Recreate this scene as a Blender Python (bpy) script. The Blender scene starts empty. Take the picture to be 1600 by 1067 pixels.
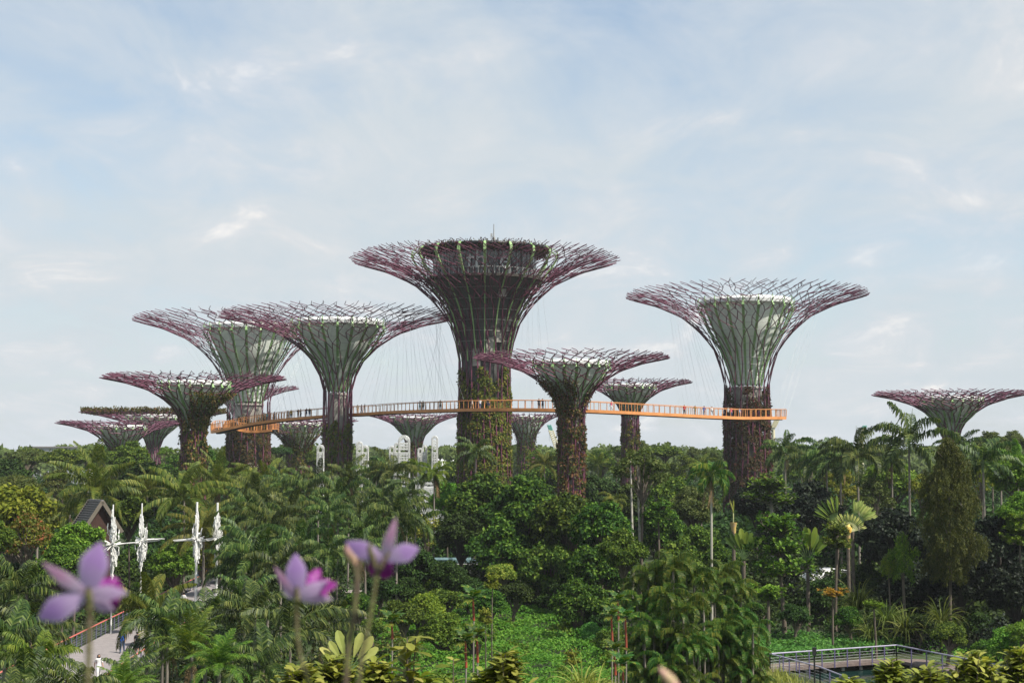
import bpy, math, random
import numpy as np
from mathutils import Vector, Matrix

# ------------------------------------------------------------------ camera
SC = bpy.context.scene
COL = SC.collection
PI = math.pi
FPX, CX, CY, HOR, CAMH = 2330.0, 800.0, 533.5, 700.0, 15.5     # the photograph's geometry (1600 x 1067)
TH = math.atan((HOR - CY) / FPX)
cam_d = bpy.data.cameras.new("camera")
cam = bpy.data.objects.new("camera", cam_d)
COL.objects.link(cam)
cam.location = (0, 0, CAMH)
cam.rotation_euler = (PI / 2 + TH, 0, 0)
cam_d.sensor_width = 36.0
cam_d.lens = FPX * 36.0 / 1600.0
cam_d.clip_start = 0.05
cam_d.clip_end = 9000
cam_d.dof.use_dof = True
cam_d.dof.focus_distance = 230
cam_d.dof.aperture_fstop = 9.0
SC.camera = cam

# ------------------------------------------------------------------ sky and sun
SUN_EL, SUN_AZ = math.radians(53), math.radians(122)   # azimuth clockwise from +Y (view direction)
W = bpy.data.worlds.new("World"); SC.world = W; W.use_nodes = True
nt = W.node_tree; nt.nodes.clear()
def N(t, k, **kw):
    n = t.nodes.new(k)
    for a, v in kw.items(): setattr(n, a, v)
    return n
out = N(nt, 'ShaderNodeOutputWorld'); bg = N(nt, 'ShaderNodeBackground')
bg.inputs['Strength'].default_value = 0.1
sky = N(nt, 'ShaderNodeTexSky', sky_type='NISHITA')
sky.sun_disc = False; sky.sun_elevation = SUN_EL; sky.sun_rotation = SUN_AZ
sky.air_density = 1.0; sky.dust_density = 1.0; sky.ozone_density = 1.5
tc = N(nt, 'ShaderNodeTexCoord')
def mathn(t, op, a, b=None, clamp=False):
    m = N(t, 'ShaderNodeMath', operation=op); m.use_clamp = clamp
    for i, v in enumerate((a, b)):
        if v is None: continue
        if isinstance(v, (int, float)): m.inputs[i].default_value = v
        else: t.links.new(v, m.inputs[i])
    return m.outputs[0]
def mixc(t, f, a, b, mode='MIX'):
    m = N(t, 'ShaderNodeMix', data_type='RGBA', blend_type=mode)
    for s, v in (('Factor', f), ('A', a), ('B', b)):
        i = [q for q in m.inputs if q.name == s and (q.type == 'RGBA' if s != 'Factor' else q.type == 'VALUE')][0]
        if isinstance(v, (int, float)): i.default_value = v
        elif isinstance(v, tuple): i.default_value = (*v, 1)
        else: t.links.new(v, i)
    return [o for o in m.outputs if o.type == 'RGBA'][0]
def ramp(t, f, pts):
    r = N(t, 'ShaderNodeValToRGB')
    e = r.color_ramp.elements
    while len(e) > 1: e.remove(e[-1])
    e[0].position = pts[0][0]; e[0].color = (*pts[0][1], 1)
    for p, c in pts[1:]:
        x = e.new(p); x.color = (*c, 1)
    t.links.new(f, r.inputs[0])
    return r.outputs[0]
def g(v): return (v, v, v)
def noise(t, vec, scale, detail=5, rough=.55, dist=0):
    n = N(t, 'ShaderNodeTexNoise'); n.inputs['Scale'].default_value = scale
    n.inputs['Detail'].default_value = detail; n.inputs['Roughness'].default_value = rough
    n.inputs['Distortion'].default_value = dist
    if vec is not None: t.links.new(vec, n.inputs['Vector'])
    return n.outputs[0]
sep = N(nt, 'ShaderNodeSeparateXYZ'); nt.links.new(tc.outputs['Generated'], sep.inputs[0])
zc = mathn(nt, 'MAXIMUM', sep.outputs[2], 0.0)
den = mathn(nt, 'ADD', zc, 0.22)
cmb = N(nt, 'ShaderNodeCombineXYZ')
nt.links.new(mathn(nt, 'DIVIDE', sep.outputs[0], den), cmb.inputs[0])
nt.links.new(mathn(nt, 'DIVIDE', sep.outputs[1], den), cmb.inputs[1])
mp = N(nt, 'ShaderNodeMapping'); nt.links.new(cmb.outputs[0], mp.inputs[0])
mp.inputs['Location'].default_value = (3.3, 1.2, 0)
big = noise(nt, mp.outputs[0], 1.15, 5, .55, .6)
mp2 = N(nt, 'ShaderNodeMapping'); nt.links.new(cmb.outputs[0], mp2.inputs[0])
mp2.inputs['Scale'].default_value = (1.0, .62, 1); mp2.inputs['Location'].default_value = (7.1, 4.0, 0)
fine = noise(nt, mp2.outputs[0], 4.6, 9, .62, .5)
m1 = mathn(nt, 'ADD', mathn(nt, 'MULTIPLY', big, .62), mathn(nt, 'MULTIPLY', fine, .38))
# more veil towards the horizon
m1 = mathn(nt, 'SUBTRACT', m1, mathn(nt, 'MULTIPLY', zc, .22))
veil = ramp(nt, m1, [(0.30, g(.32)), (0.40, g(.70)), (0.50, g(.94)), (.6, g(1))])
bright = ramp(nt, fine, [(0.40, (4.35, 4.92, 5.38)), (0.54, (4.65, 5.1, 5.48)), (0.61, (5.0, 5.3, 5.6)), (0.72, (6.5, 6.45, 6.4))])
bandn = ramp(nt, big, [(0.35, (.95, .97, 1.0)), (0.6, (1.04, 1.02, 1.0))])
cl = mixc(nt, 1.0, bright, bandn, 'MULTIPLY')
skyc = mixc(nt, 1.0, sky.outputs[0], (1.25, 1.2, 1.12), 'MULTIPLY')
skc = mixc(nt, veil, skyc, cl)
nt.links.new(skc, bg.inputs['Color']); nt.links.new(bg.outputs[0], out.inputs[0])

sd = bpy.data.lights.new("sun", 'SUN'); so = bpy.data.objects.new("sun", sd); COL.objects.link(so)
sd.energy = 5.0; sd.angle = math.radians(0.6); sd.color = (1.0, .94, .84)
sdir = Vector((math.sin(SUN_AZ) * math.cos(SUN_EL), math.cos(SUN_AZ) * math.cos(SUN_EL), math.sin(SUN_EL)))
so.rotation_euler = sdir.to_track_quat('Z', 'Y').to_euler()
so.location = (60, -60, 120)
SC.view_settings.view_transform = 'Standard'; SC.view_settings.look = 'None'
SC.view_settings.exposure = 0.50; SC.view_settings.gamma = 1.0
SC.cycles.max_bounces = 6; SC.cycles.diffuse_bounces = 3; SC.cycles.glossy_bounces = 2
SC.cycles.transmission_bounces = 4; SC.cycles.transparent_max_bounces = 10; SC.cycles.volume_bounces = 0
SC.cycles.use_denoising = True
SC.cycles.caustics_reflective = False; SC.cycles.caustics_refractive = False

def P(px, py, D):
    """the point of the place at forward distance D that the photograph shows at (px, py)"""
    v = CY - py
    d = FPX * math.cos(TH) - v * math.sin(TH)
    return Vector(((px - CX) * D / d, D, CAMH + D * (v * math.cos(TH) + FPX * math.sin(TH)) / d))

# ------------------------------------------------------------------ materials
MATS = {}
def mat(name, col, rough=.7, col2=None, scale=3.0, metal=0.0, bump=0.0, bscale=20.0, spec=.4, emit=None):
    m = bpy.data.materials.new(name); m.use_nodes = True
    t = m.node_tree; b = t.nodes['Principled BSDF']
    b.inputs['Roughness'].default_value = rough; b.inputs['Metallic'].default_value = metal
    b.inputs['Specular IOR Level'].default_value = spec
    co = N(t, 'ShaderNodeTexCoord').outputs['Object']
    c2 = col2 or tuple(x * .78 for x in col)
    f = noise(t, co, scale, 5, .6)
    c = ramp(t, f, [(.36, c2), (.64, col)])
    t.links.new(c, b.inputs['Base Color'])
    if bump:
        bn = N(t, 'ShaderNodeBump'); bn.inputs['Strength'].default_value = bump; bn.inputs['Distance'].default_value = .05
        t.links.new(noise(t, co, bscale, 4, .6), bn.inputs['Height']); t.links.new(bn.outputs[0], b.inputs['Normal'])
    MATS[name] = m
    return m
def leafmat(name, cols, rough=.6, trans=.30, spec=.13, clump=.8, tint=.35):
    """foliage: colour varies leaf by leaf, branch by branch and plant by plant"""
    m = bpy.data.materials.new(name); m.use_nodes = True
    t = m.node_tree; b = t.nodes['Principled BSDF']; o = t.nodes['Material Output']
    ge = N(t, 'ShaderNodeNewGeometry'); oi = N(t, 'ShaderNodeObjectInfo'); co = N(t, 'ShaderNodeTexCoord').outputs['Object']
    nz = noise(t, co, clump, 2, .5)
    f = mathn(t, 'ADD', mathn(t, 'MULTIPLY', ge.outputs['Random Per Island'], .55), mathn(t, 'MULTIPLY', nz, .55))
    cols = [(q[0] * 1.20, q[1] * 1.06, q[2] * .68) for q in cols]; n = len(cols)
    c = ramp(t, f, [(.15 + .72 * i / max(1, n - 1), cc) for i, cc in enumerate(cols)])
    h = N(t, 'ShaderNodeHueSaturation'); t.links.new(c, h.inputs['Color'])
    rnd = oi.outputs['Random']
    t.links.new(mathn(t, 'ADD', mathn(t, 'MULTIPLY', rnd, .05 * tint / .35), .5 - .022 * tint / .35), h.inputs['Hue'])
    t.links.new(mathn(t, 'ADD', mathn(t, 'MULTIPLY', rnd, tint), 1.0 - tint / 2), h.inputs['Value'])
    t.links.new(h.outputs[0], b.inputs['Base Color'])
    b.inputs['Roughness'].default_value = rough; b.inputs['Specular IOR Level'].default_value = spec
    tr = N(t, 'ShaderNodeBsdfTranslucent')
    tcx = mixc(t, 1.0, h.outputs[0], (1.25, 1.3, .55), 'MULTIPLY'); t.links.new(tcx, tr.inputs[0])
    mx = N(t, 'ShaderNodeMixShader'); mx.inputs[0].default_value = trans
    t.links.new(b.outputs[0], mx.inputs[1]); t.links.new(tr.outputs[0], mx.inputs[2]); t.links.new(mx.outputs[0], o.inputs[0])
    MATS[name] = m
    return m

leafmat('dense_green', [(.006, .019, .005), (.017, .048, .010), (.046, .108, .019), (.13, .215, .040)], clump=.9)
leafmat('mid_green', [(.010, .030, .008), (.030, .073, .016), (.078, .150, .029), (.165, .25, .055)])
leafmat('light_green', [(.028, .075, .014), (.06, .14, .022), (.11, .22, .035), (.19, .31, .065)])
leafmat('yellow_green', [(.045, .075, .013), (.09, .135, .02), (.15, .20, .03), (.23, .26, .05)])
leafmat('olive_leaf', [(.026, .045, .018), (.048, .075, .028), (.075, .105, .042), (.12, .145, .065)])
leafmat('blush_leaf', [(.045, .08, .018), (.08, .13, .028), (.12, .14, .04), (.26, .11, .07)])
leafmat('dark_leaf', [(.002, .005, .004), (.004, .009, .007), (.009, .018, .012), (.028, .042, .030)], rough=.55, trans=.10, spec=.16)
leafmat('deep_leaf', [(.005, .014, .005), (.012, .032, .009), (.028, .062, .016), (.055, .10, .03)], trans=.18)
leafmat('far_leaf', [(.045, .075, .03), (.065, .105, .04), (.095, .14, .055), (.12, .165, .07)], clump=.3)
leafmat('orange_leaf', [(.08, .11, .02), (.20, .14, .03), (.34, .17, .04), (.16, .2, .04)])
leafmat('palm_leaf', [(.007, .020, .007), (.019, .044, .013), (.050, .092, .026), (.15, .195, .075)], rough=.5, trans=.25, spec=.24)
leafmat('coconut_leaf', [(.030, .055, .014), (.055, .088, .022), (.095, .13, .035), (.18, .19, .06)], rough=.5, trans=.3)
leafmat('bright_palm_leaf', [(.026, .065, .014), (.05, .115, .020), (.09, .17, .032), (.17, .25, .06)], rough=.5)
leafmat('foxtail_leaf', [(.013, .045, .012), (.028, .082, .018), (.058, .13, .028), (.19, .21, .05)], rough=.5, clump=.45, spec=.22)
leafmat('strap_leaf', [(.03, .055, .02), (.06, .10, .03), (.11, .16, .05), (.18, .22, .09)])
leafmat('cover_leaf', [(.028, .075, .013), (.052, .13, .02), (.085, .185, .03), (.15, .25, .05)], clump=.25)
leafmat('ferny_leaf', [(.028, .09, .024), (.052, .135, .038), (.08, .19, .055), (.12, .24, .075)], clump=.3)
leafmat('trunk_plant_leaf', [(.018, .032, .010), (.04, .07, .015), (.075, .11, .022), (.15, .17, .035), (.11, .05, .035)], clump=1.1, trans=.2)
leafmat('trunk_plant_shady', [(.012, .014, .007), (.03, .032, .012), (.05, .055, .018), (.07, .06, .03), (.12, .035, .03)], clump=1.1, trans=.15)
leafmat('red_plant_leaf', [(.018, .03, .010), (.036, .06, .016), (.06, .09, .022), (.13, .055, .03), (.22, .18, .13)], clump=1.1, trans=.2)
leafmat('roof_plant_leaf', [(.035, .05, .014), (.06, .08, .02), (.10, .11, .03), (.16, .10, .05)], clump=.3)
leafmat('cream_leaf', [(.30, .34, .15), (.34, .38, .2), (.28, .35, .16), (.2, .28, .11)], trans=.3)
leafmat('shrub_near_leaf', [(.06, .09, .022), (.12, .165, .04), (.20, .25, .075), (.30, .32, .12)], rough=.45, clump=3, tint=.2)
leafmat('croton_leaf', [(.05, .10, .02), (.09, .15, .03), (.20, .26, .06), (.34, .36, .10)])
leafmat('grass_blade', [(.09, .13, .035), (.15, .19, .055), (.22, .25, .09), (.28, .29, .13)])

mat('purple_steel', (.17, .048, .09), .5, (.075, .022, .038), .6)
mat('maroon_steel', (.085, .022, .038), .5, (.05, .014, .022), .5)
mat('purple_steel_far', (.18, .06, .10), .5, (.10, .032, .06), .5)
mat('concrete', (.36, .34, .30), .85, (.24, .22, .19), .6, bump=.3)
mat('grey_cladding', (.80, .83, .78), .5, (.66, .70, .65), .25)
mat('dark_cladding', (.085, .085, .08), .6, (.05, .052, .048), .4)
mat('white_rim', (.74, .76, .75), .4, (.68, .7, .68), .3)
mat('green_steel', (.24, .40, .16), .5, (.2, .34, .13), .5)
mat('pale_green_steel', (.30, .46, .19), .5, (.24, .40, .16), .5)
mat('hoop_steel', (.42, .43, .42), .4, (.3, .31, .31), 1)
mat('orange_steel', (.70, .30, .10), .5, (.55, .23, .08), .8)
mat('orange_dusty', (.60, .30, .13), .5, (.5, .24, .1), .5)
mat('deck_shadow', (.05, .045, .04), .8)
mat('cable_steel', (.55, .57, .58), .4)
mat('bark', (.16, .13, .10), .9, (.08, .065, .05), 3, bump=.5)
mat('dark_bark', (.07, .06, .05), .9, (.04, .035, .03), 3, bump=.5)
mat('pale_bark', (.46, .43, .37), .8, (.28, .26, .21), 3, bump=.3)
mat('palm_bark', (.27, .24, .20), .85, (.15, .13, .11), 2.5, bump=.4)
mat('green_shaft', (.10, .16, .05), .4, (.07, .12, .04), 2)
mat('red_shaft', (.36, .07, .03), .55, (.20, .05, .03), 3)
mat('straw', (.20, .13, .06), .8)
mat('roof_shingle', (.24, .23, .23), .8, (.15, .145, .14), 6, bump=.6)
mat('barge_board', (.15, .13, .10), .7)
mat('hut_wall', (.05, .022, .015), .7)
mat('white_paint', (.80, .80, .77), .5, (.70, .70, .68), 8)
mat('pink_rail', (.62, .17, .13), .4, (.52, .13, .11), 3)
mat('slate_post', (.11, .11, .17), .5)
mat('purple_rail', (.42, .40, .50), .4, (.34, .32, .42), 2)
mat('purple_post', (.15, .13, .26), .5)
mat('deck_boards', (.20, .155, .135), .8, (.13, .10, .09), 5, bump=.4)
mat('bridge_floor', (.27, .245, .24), .85, (.21, .19, .19), 2.5)
mat('black_paint', (.02, .02, .022), .5)
mat('white_shell', (.82, .83, .82), .4, (.78, .79, .78), .3)
mat('fan_heart', (.75, .42, .05), .6, (.7, .55, .15), 1.5)
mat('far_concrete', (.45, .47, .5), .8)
mat('crane_cream', (.66, .62, .42), .5)
mat('crane_teal', (.12, .38, .32), .5)
mat('pavilion_blue', (.16, .26, .28), .6)
mat('path_paving', (.42, .37, .33), .85, (.34, .30, .27), 1.5)
def glassmat():
    m = mat('dark_glass', (.06, .085, .09), .08, (.03, .04, .045), .6, spec=.8); return m
glassmat()
# ------------------------------------------------------------------ mesh helpers
def rng(s): return np.random.default_rng(s)
def mk(name, parts, material, parent=None, smooth=False, loc=None):
    """parts: list of (V, F) or (V, F, material index); one mesh object"""
    V, vt, ls, lt, mi, off, loff = [], [], [], [], [], 0, 0
    for p in parts:
        v = np.asarray(p[0], dtype=np.float32).reshape(-1, 3); f = np.asarray(p[1], dtype=np.int32)
        if len(v) == 0 or len(f) == 0: continue
        k = f.shape[1]
        V.append(v); vt.append((f + off).ravel())
        ls.append(np.arange(len(f), dtype=np.int32) * k + loff); lt.append(np.full(len(f), k, np.int32))
        mi.append(np.full(len(f), p[2] if len(p) > 2 else 0, np.int32))
        off += len(v); loff += len(f) * k
    me = bpy.data.meshes.new(name)
    V = np.concatenate(V); vt = np.concatenate(vt); ls = np.concatenate(ls); lt = np.concatenate(lt)
    me.vertices.add(len(V)); me.vertices.foreach_set('co', V.ravel())
    me.loops.add(len(vt)); me.loops.foreach_set('vertex_index', vt)
    me.polygons.add(len(ls)); me.polygons.foreach_set('loop_start', ls); me.polygons.foreach_set('loop_total', lt)
    me.polygons.foreach_set('material_index', np.concatenate(mi))
    me.polygons.foreach_set('use_smooth', np.full(len(ls), smooth))
    me.update(calc_edges=True)
    for mm in (material if isinstance(material, (list, tuple)) else [material]):
        me.materials.append(MATS[mm])
    o = bpy.data.objects.new(name, me); COL.objects.link(o)
    if parent is not None: o.parent = parent
    if loc is not None: o.location = loc
    return o
def tag(o, label=None, cat=None, group=None, kind=None):
    if label: o['label'] = label
    if cat: o['category'] = cat
    if group: o['group'] = group
    if kind: o['kind'] = kind
    return o
def root(name, loc, label, cat, group=None, rz=0):
    o = bpy.data.objects.new(name, None); COL.objects.link(o)
    o.location = loc; o.rotation_euler = (0, 0, rz); o.empty_display_size = .5
    return tag(o, label, cat, group)
def inst(name, src, parent, loc=(0, 0, 0), scale=(1, 1, 1), rot=(0, 0, 0), material=None):
    """a copy of a prototype mesh object as a part"""
    o = bpy.data.objects.new(name, src.data); COL.objects.link(o); o.parent = parent
    o.location = loc; o.scale = scale if isinstance(scale, tuple) else (scale,) * 3; o.rotation_euler = rot
    if material:
        o.material_slots[0].link = 'OBJECT'; o.material_slots[0].material = MATS[material]
    return o
def unit(a):
    return a / np.maximum(np.linalg.norm(a, axis=-1, keepdims=True), 1e-9)
def tubes(A, B, ra, rb=None, n=4, cap=False):
    A = np.asarray(A, float).reshape(-1, 3); B = np.asarray(B, float).reshape(-1, 3); m = len(A)
    ra = np.broadcast_to(np.asarray(ra, float), (m,)); rb = ra if rb is None else np.broadcast_to(np.asarray(rb, float), (m,))
    d = unit(B - A); ref = np.where(np.abs(d[:, 2:3]) > .9, [[1., 0, 0]], [[0, 0, 1.]])
    u = unit(np.cross(d, ref)); w = np.cross(d, u)
    an = np.arange(n) / n * 2 * PI
    ring = u[:, None] * np.cos(an)[None, :, None] + w[:, None] * np.sin(an)[None, :, None]
    V = np.concatenate([A[:, None] + ring * ra[:, None, None], B[:, None] + ring * rb[:, None, None]], 1).reshape(-1, 3)
    i = np.arange(n); j = (i + 1) % n
    q = np.stack([i, j, j + n, i + n], 1)
    F = (q[None] + (np.arange(m) * 2 * n)[:, None, None]).reshape(-1, 4)
    return V, F
def path_tube(pts, rads, n=8):
    pts = np.asarray(pts, float); m = len(pts); rads = np.broadcast_to(np.asarray(rads, float), (m,))
    d = unit(np.gradient(pts, axis=0)); ref = np.array([0, 1., 0]) if abs(d[0][1]) < .8 else np.array([1., 0, 0])
    u = unit(np.cross(d, ref)); w = np.cross(d, u); an = np.arange(n) / n * 2 * PI
    V = (pts[:, None] + (u[:, None] * np.cos(an)[None, :, None] + w[:, None] * np.sin(an)[None, :, None]) * rads[:, None, None]).reshape(-1, 3)
    F = [(k * n + i, k * n + (i + 1) % n, (k + 1) * n + (i + 1) % n, (k + 1) * n + i) for k in range(m - 1) for i in range(n)]
    return V, np.array(F)
def lathe(prof, n=48, cx=0, cy=0):
    pr = np.asarray(prof, float); m = len(pr); an = np.arange(n) / n * 2 * PI
    V = np.stack([cx + pr[:, :1] * np.cos(an), cy + pr[:, :1] * np.sin(an), np.repeat(pr[:, 1:2], n, 1)], -1).reshape(-1, 3)
    F = [(k * n + i, k * n + (i + 1) % n, (k + 1) * n + (i + 1) % n, (k + 1) * n + i) for k in range(m - 1) for i in range(n)]
    return V, np.array(F)
def box(c, s, rz=0.0):
    x, y, z = (q / 2 for q in s)
    v = np.array([(-x, -y, -z), (x, -y, -z), (x, y, -z), (-x, y, -z), (-x, -y, z), (x, -y, z), (x, y, z), (-x, y, z)])
    cs, sn = math.cos(rz), math.sin(rz)
    v = np.stack([v[:, 0] * cs - v[:, 1] * sn, v[:, 0] * sn + v[:, 1] * cs, v[:, 2]], 1) + np.asarray(c, float)
    return v, np.array([(0, 3, 2, 1), (4, 5, 6, 7), (0, 1, 5, 4), (1, 2, 6, 5), (2, 3, 7, 6), (3, 0, 4, 7)])
def beam(a, b, w, h):
    """box-section bar from a to b"""
    a = np.asarray(a, float); b = np.asarray(b, float); d = unit(b - a)
    up = np.array([0, 0, 1.]) if abs(d[2]) < .95 else np.array([0, 1., 0])
    s = unit(np.cross(d, up)); u = np.cross(s, d)
    v = np.array([p + s * i * w / 2 + u * j * h / 2 for p in (a, b) for i, j in ((-1, -1), (1, -1), (1, 1), (-1, 1))])
    return v, np.array([(0, 1, 2, 3), (7, 6, 5, 4), (0, 4, 5, 1), (1, 5, 6, 2), (2, 6, 7, 3), (3, 7, 4, 0)])
def leaves(Pt, D, Nr, L, Wd, fold=0.0):
    """one small diamond-shaped leaf per point: direction D, face normal Nr"""
    Pt = np.asarray(Pt); D = unit(D); S = unit(np.cross(D, Nr)); U = np.cross(S, D)
    L = np.broadcast_to(L, (len(Pt),))[:, None]; Wd = np.broadcast_to(Wd, (len(Pt),))[:, None]
    a = Pt; m = Pt + D * L * .48; t = Pt + D * L - U * L * .12
    V = np.stack([a, m + S * Wd / 2 + U * fold * Wd, t, m - S * Wd / 2 + U * fold * Wd], 1).reshape(-1, 3)
    k = np.arange(len(Pt))[:, None] * 4
    return V, k + np.array([[0, 1, 2, 3]])
def big_leaves(Pt, D, Nr, L, Wd, droop=.25):
    """obovate leaf with a centre crease and a bent tip"""
    Pt = np.asarray(Pt); D = unit(D); S = unit(np.cross(D, Nr)); U = np.cross(S, D)
    n = len(Pt); L = np.broadcast_to(L, (n,))[:, None]; Wd = np.broadcast_to(Wd, (n,))[:, None]
    rows = []
    for t, w in ((0, .06), (.35, .62), (.7, 1.0), (.93, .6), (1.0, .05)):
        c = Pt + D * L * t - U * L * droop * t * t
        rows += [c - S * Wd / 2 * w + U * Wd * .10 * w, c, c + S * Wd / 2 * w + U * Wd * .10 * w]
    V = np.stack(rows, 1).reshape(-1, 3)
    q = [(r * 3 + c, r * 3 + c + 1, r * 3 + c + 4, r * 3 + c + 3) for r in range(4) for c in range(2)]
    return V, (np.array(q)[None] + (np.arange(n) * 15)[:, None, None]).reshape(-1, 4)
def strips(B0, D0, L, Wd, droop, seg=4, twist=None, taper=True):
    """arching blades: start B0, direction D0, bending to the ground"""
    n = len(B0); L = np.broadcast_to(L, (n,))[:, None]; Wd = np.broadcast_to(Wd, (n,))[:, None]; droop = np.broadcast_to(droop, (n,))[:, None]
    p = np.array(B0, float); d = unit(np.array(D0, float)); S = unit(np.cross(d, [0, 0, 1.]) + 1e-6)
    if twist is not None:
        U = np.cross(S, d); S = S * np.cos(twist)[:, None] + U * np.sin(twist)[:, None]
    rows = [p - S * Wd / 2, p + S * Wd / 2]
    for k in range(1, seg + 1):
        p = p + d * L / seg; d = unit(d + np.array([0, 0, -1.]) * droop / seg * (1 + k * .3))
        w = (1 - (k / seg) ** 2 * .92) if taper else 1.0
        rows += [p - S * Wd / 2 * w, p + S * Wd / 2 * w]
    V = np.stack(rows, 1).reshape(-1, 3); m = 2 * (seg + 1)
    q = [(2 * k, 2 * k + 1, 2 * k + 3, 2 * k + 2) for k in range(seg)]
    return V, (np.array(q)[None] + (np.arange(n) * m)[:, None, None]).reshape(-1, 4)
def sph(r, n):
    v = r.normal(size=(n, 3)); return unit(v)

# ------------------------------------------------------------------ terrain
def gz(x, y):
    """height of the ground: a hill under the camera, the garden flat below it"""
    x = np.asarray(x, float); y = np.asarray(y, float)
    d = y
    h = np.where(d < 25, 13.9 - .115 * np.maximum(d, -40), np.where(d < 72, 11.025 - (d - 25) * .2435, -.42))
    h = np.where(d < 0, 13.9, h)
    roll = .25 * np.sin(x * .21 + 1.3) * np.cos(y * .17) + .12 * np.sin(x * .6 + y * .5)
    return h + np.where(d > 78, roll * .35 - .12, 0)
PROTO = []
# ------------------------------------------------------------------ foliage prototypes
def keep(o):
    PROTO.append(o); COL.objects.unlink(o); return o
def crown_broad(seed, K=84, per=230, R=4.0, Hc=7.0, leaf=.43, flat=.62, low=-.75, cr=(.15, .30), name='crown'):
    r = rng(seed); Ps, Ns = [], []; cs = []
    for k in range(K):
        d = sph(r, 1)[0]; d[2] = low + (1 - low) * r.random() ** .8 if r.random() < .85 else d[2] * .5
        h = math.sqrt(max(0.02, 1 - min(.98, abs(d[2])) ** 2)); a = r.random() * 2 * PI
        rr = .45 + .42 * r.random()
        c = np.array([math.cos(a) * h * R * rr * (1.12 if d[2] < .2 else 1), math.sin(a) * h * R * rr * (1.12 if d[2] < .2 else 1), Hc * (.42 + d[2] * .46 * (.65 + .42 * r.random()))])
        cs.append(c); q = R * r.uniform(*cr); n = int(per * (q / (R * .28)) ** 2)
        s = sph(r, n); s[:, 2] = np.where(s[:, 2] < -.6, -s[:, 2], s[:, 2])
        rad = q * (.35 + .80 * r.random((n, 1)) ** .6)
        Ps.append(c + s * rad * np.array([1, 1, flat])); Ns.append(s)
    Pt = np.concatenate(Ps); Nn = np.concatenate(Ns); n = len(Pt)
    Nn = unit(Nn + np.array([0, 0, .5]) + r.normal(size=(n, 3)) * .75)
    D = unit(np.cross(Nn, sph(r, n)) + np.array([0, 0, -.25]) + Nn * .1)
    L = leaf * r.uniform(.7, 1.3, n)
    cr_ = keep(mk(name, [leaves(Pt, D, Nn, L, L * .62)], 'dense_green'))
    # limbs from the foot of the crown to the clumps
    A, B, ra, rb = [], [], [], []
    for c in cs[::2]:
        f = np.array([0, 0, -.25 * Hc]); m1 = f + (c - f) * np.array([.35, .35, .5]) + r.normal(size=3) * .12
        A += [f, m1]; B += [m1, c]; ra += [.13, .075]; rb += [.075, .03]
    lb = keep(mk('branches', [tubes(A, B, ra, rb, 5)], 'bark'))
    return cr_, lb, R, Hc
BROAD = [crown_broad(i + 1) for i in range(4)]
LOOSE = [crown_broad(11 + i, K=38, per=140, Hc=6.4, cr=(.16, .28), flat=.5, leaf=.4) for i in range(2)]
UMBR = [crown_broad(21 + i, K=40, per=190, Hc=3.0, flat=.32, low=-.3, cr=(.2, .34)) for i in range(2)]
SHRUB = [crown_broad(31 + i, K=26, per=170, R=1.5, Hc=2.2, leaf=.18, cr=(.26, .44), low=-.8) for i in range(3)]
TALL = [crown_broad(41, K=60, per=170, R=2.4, Hc=9.0, leaf=.30, cr=(.28, .5), flat=.9, low=-.7)]

def crown_tier(seed, tiers=3, R=3.0, gap=1.35, leaf=.50):
    """flat tiers of twig-end rosettes with big paddle leaves"""
    r = rng(seed); PP, DD, NN, LL = [], [], [], []; A, B, ra = [], [], []
    for k in range(tiers):
        z = k * gap; Rk = R * (1 - .2 * k) * r.uniform(.8, 1.1); nb = 9 - k
        for b in range(nb):
            a = b / nb * 2 * PI + r.random() * .5; tip = np.array([math.cos(a) * Rk * (q0 := r.uniform(.6, 1.15)), math.sin(a) * Rk * q0, z + .1 + r.random() * .8])
            A.append((0, 0, z - .2)); B.append(tip); ra.append(.05)
            for q in range(11):
                t = .28 + .68 * r.random(); c = np.array([0, 0, z - .2]) * (1 - t) + tip * t + np.array([*(r.normal(size=2) * .42), -.1 + r.random() ** 1.5 * .8])
                A.append(np.array([0, 0, z - .2]) * (1 - t) + tip * t); B.append(c); ra.append(.02)
                m = 13; an = np.arange(m) * 2.4 + r.random() * 6
                el = r.uniform(-.2, 1.1, m)
                d = np.stack([np.cos(an) * np.cos(el), np.sin(an) * np.cos(el), np.sin(el)], 1)
                PP.append(np.repeat(c[None], m, 0)); DD.append(d); NN.append(np.stack([-np.cos(an) * np.sin(el), -np.sin(an) * np.sin(el), np.cos(el)], 1) + r.normal(size=(m, 3)) * .2)
                LL.append(leaf * r.uniform(.55, 1.05, m))
    L = np.concatenate(LL)
    cr_ = keep(mk('crown', [big_leaves(np.concatenate(PP), np.concatenate(DD), np.concatenate(NN), L, L * .5)], 'mid_green'))
    lb = keep(mk('branches', [tubes(A, B, ra, [x * .5 for x in ra], 5)], 'bark'))
    return cr_, lb, R, tiers * gap
TIER = [crown_tier(51, 3), crown_tier(52, 2, 2.6), crown_tier(53, 1, 2.2, 1.2)]

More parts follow.
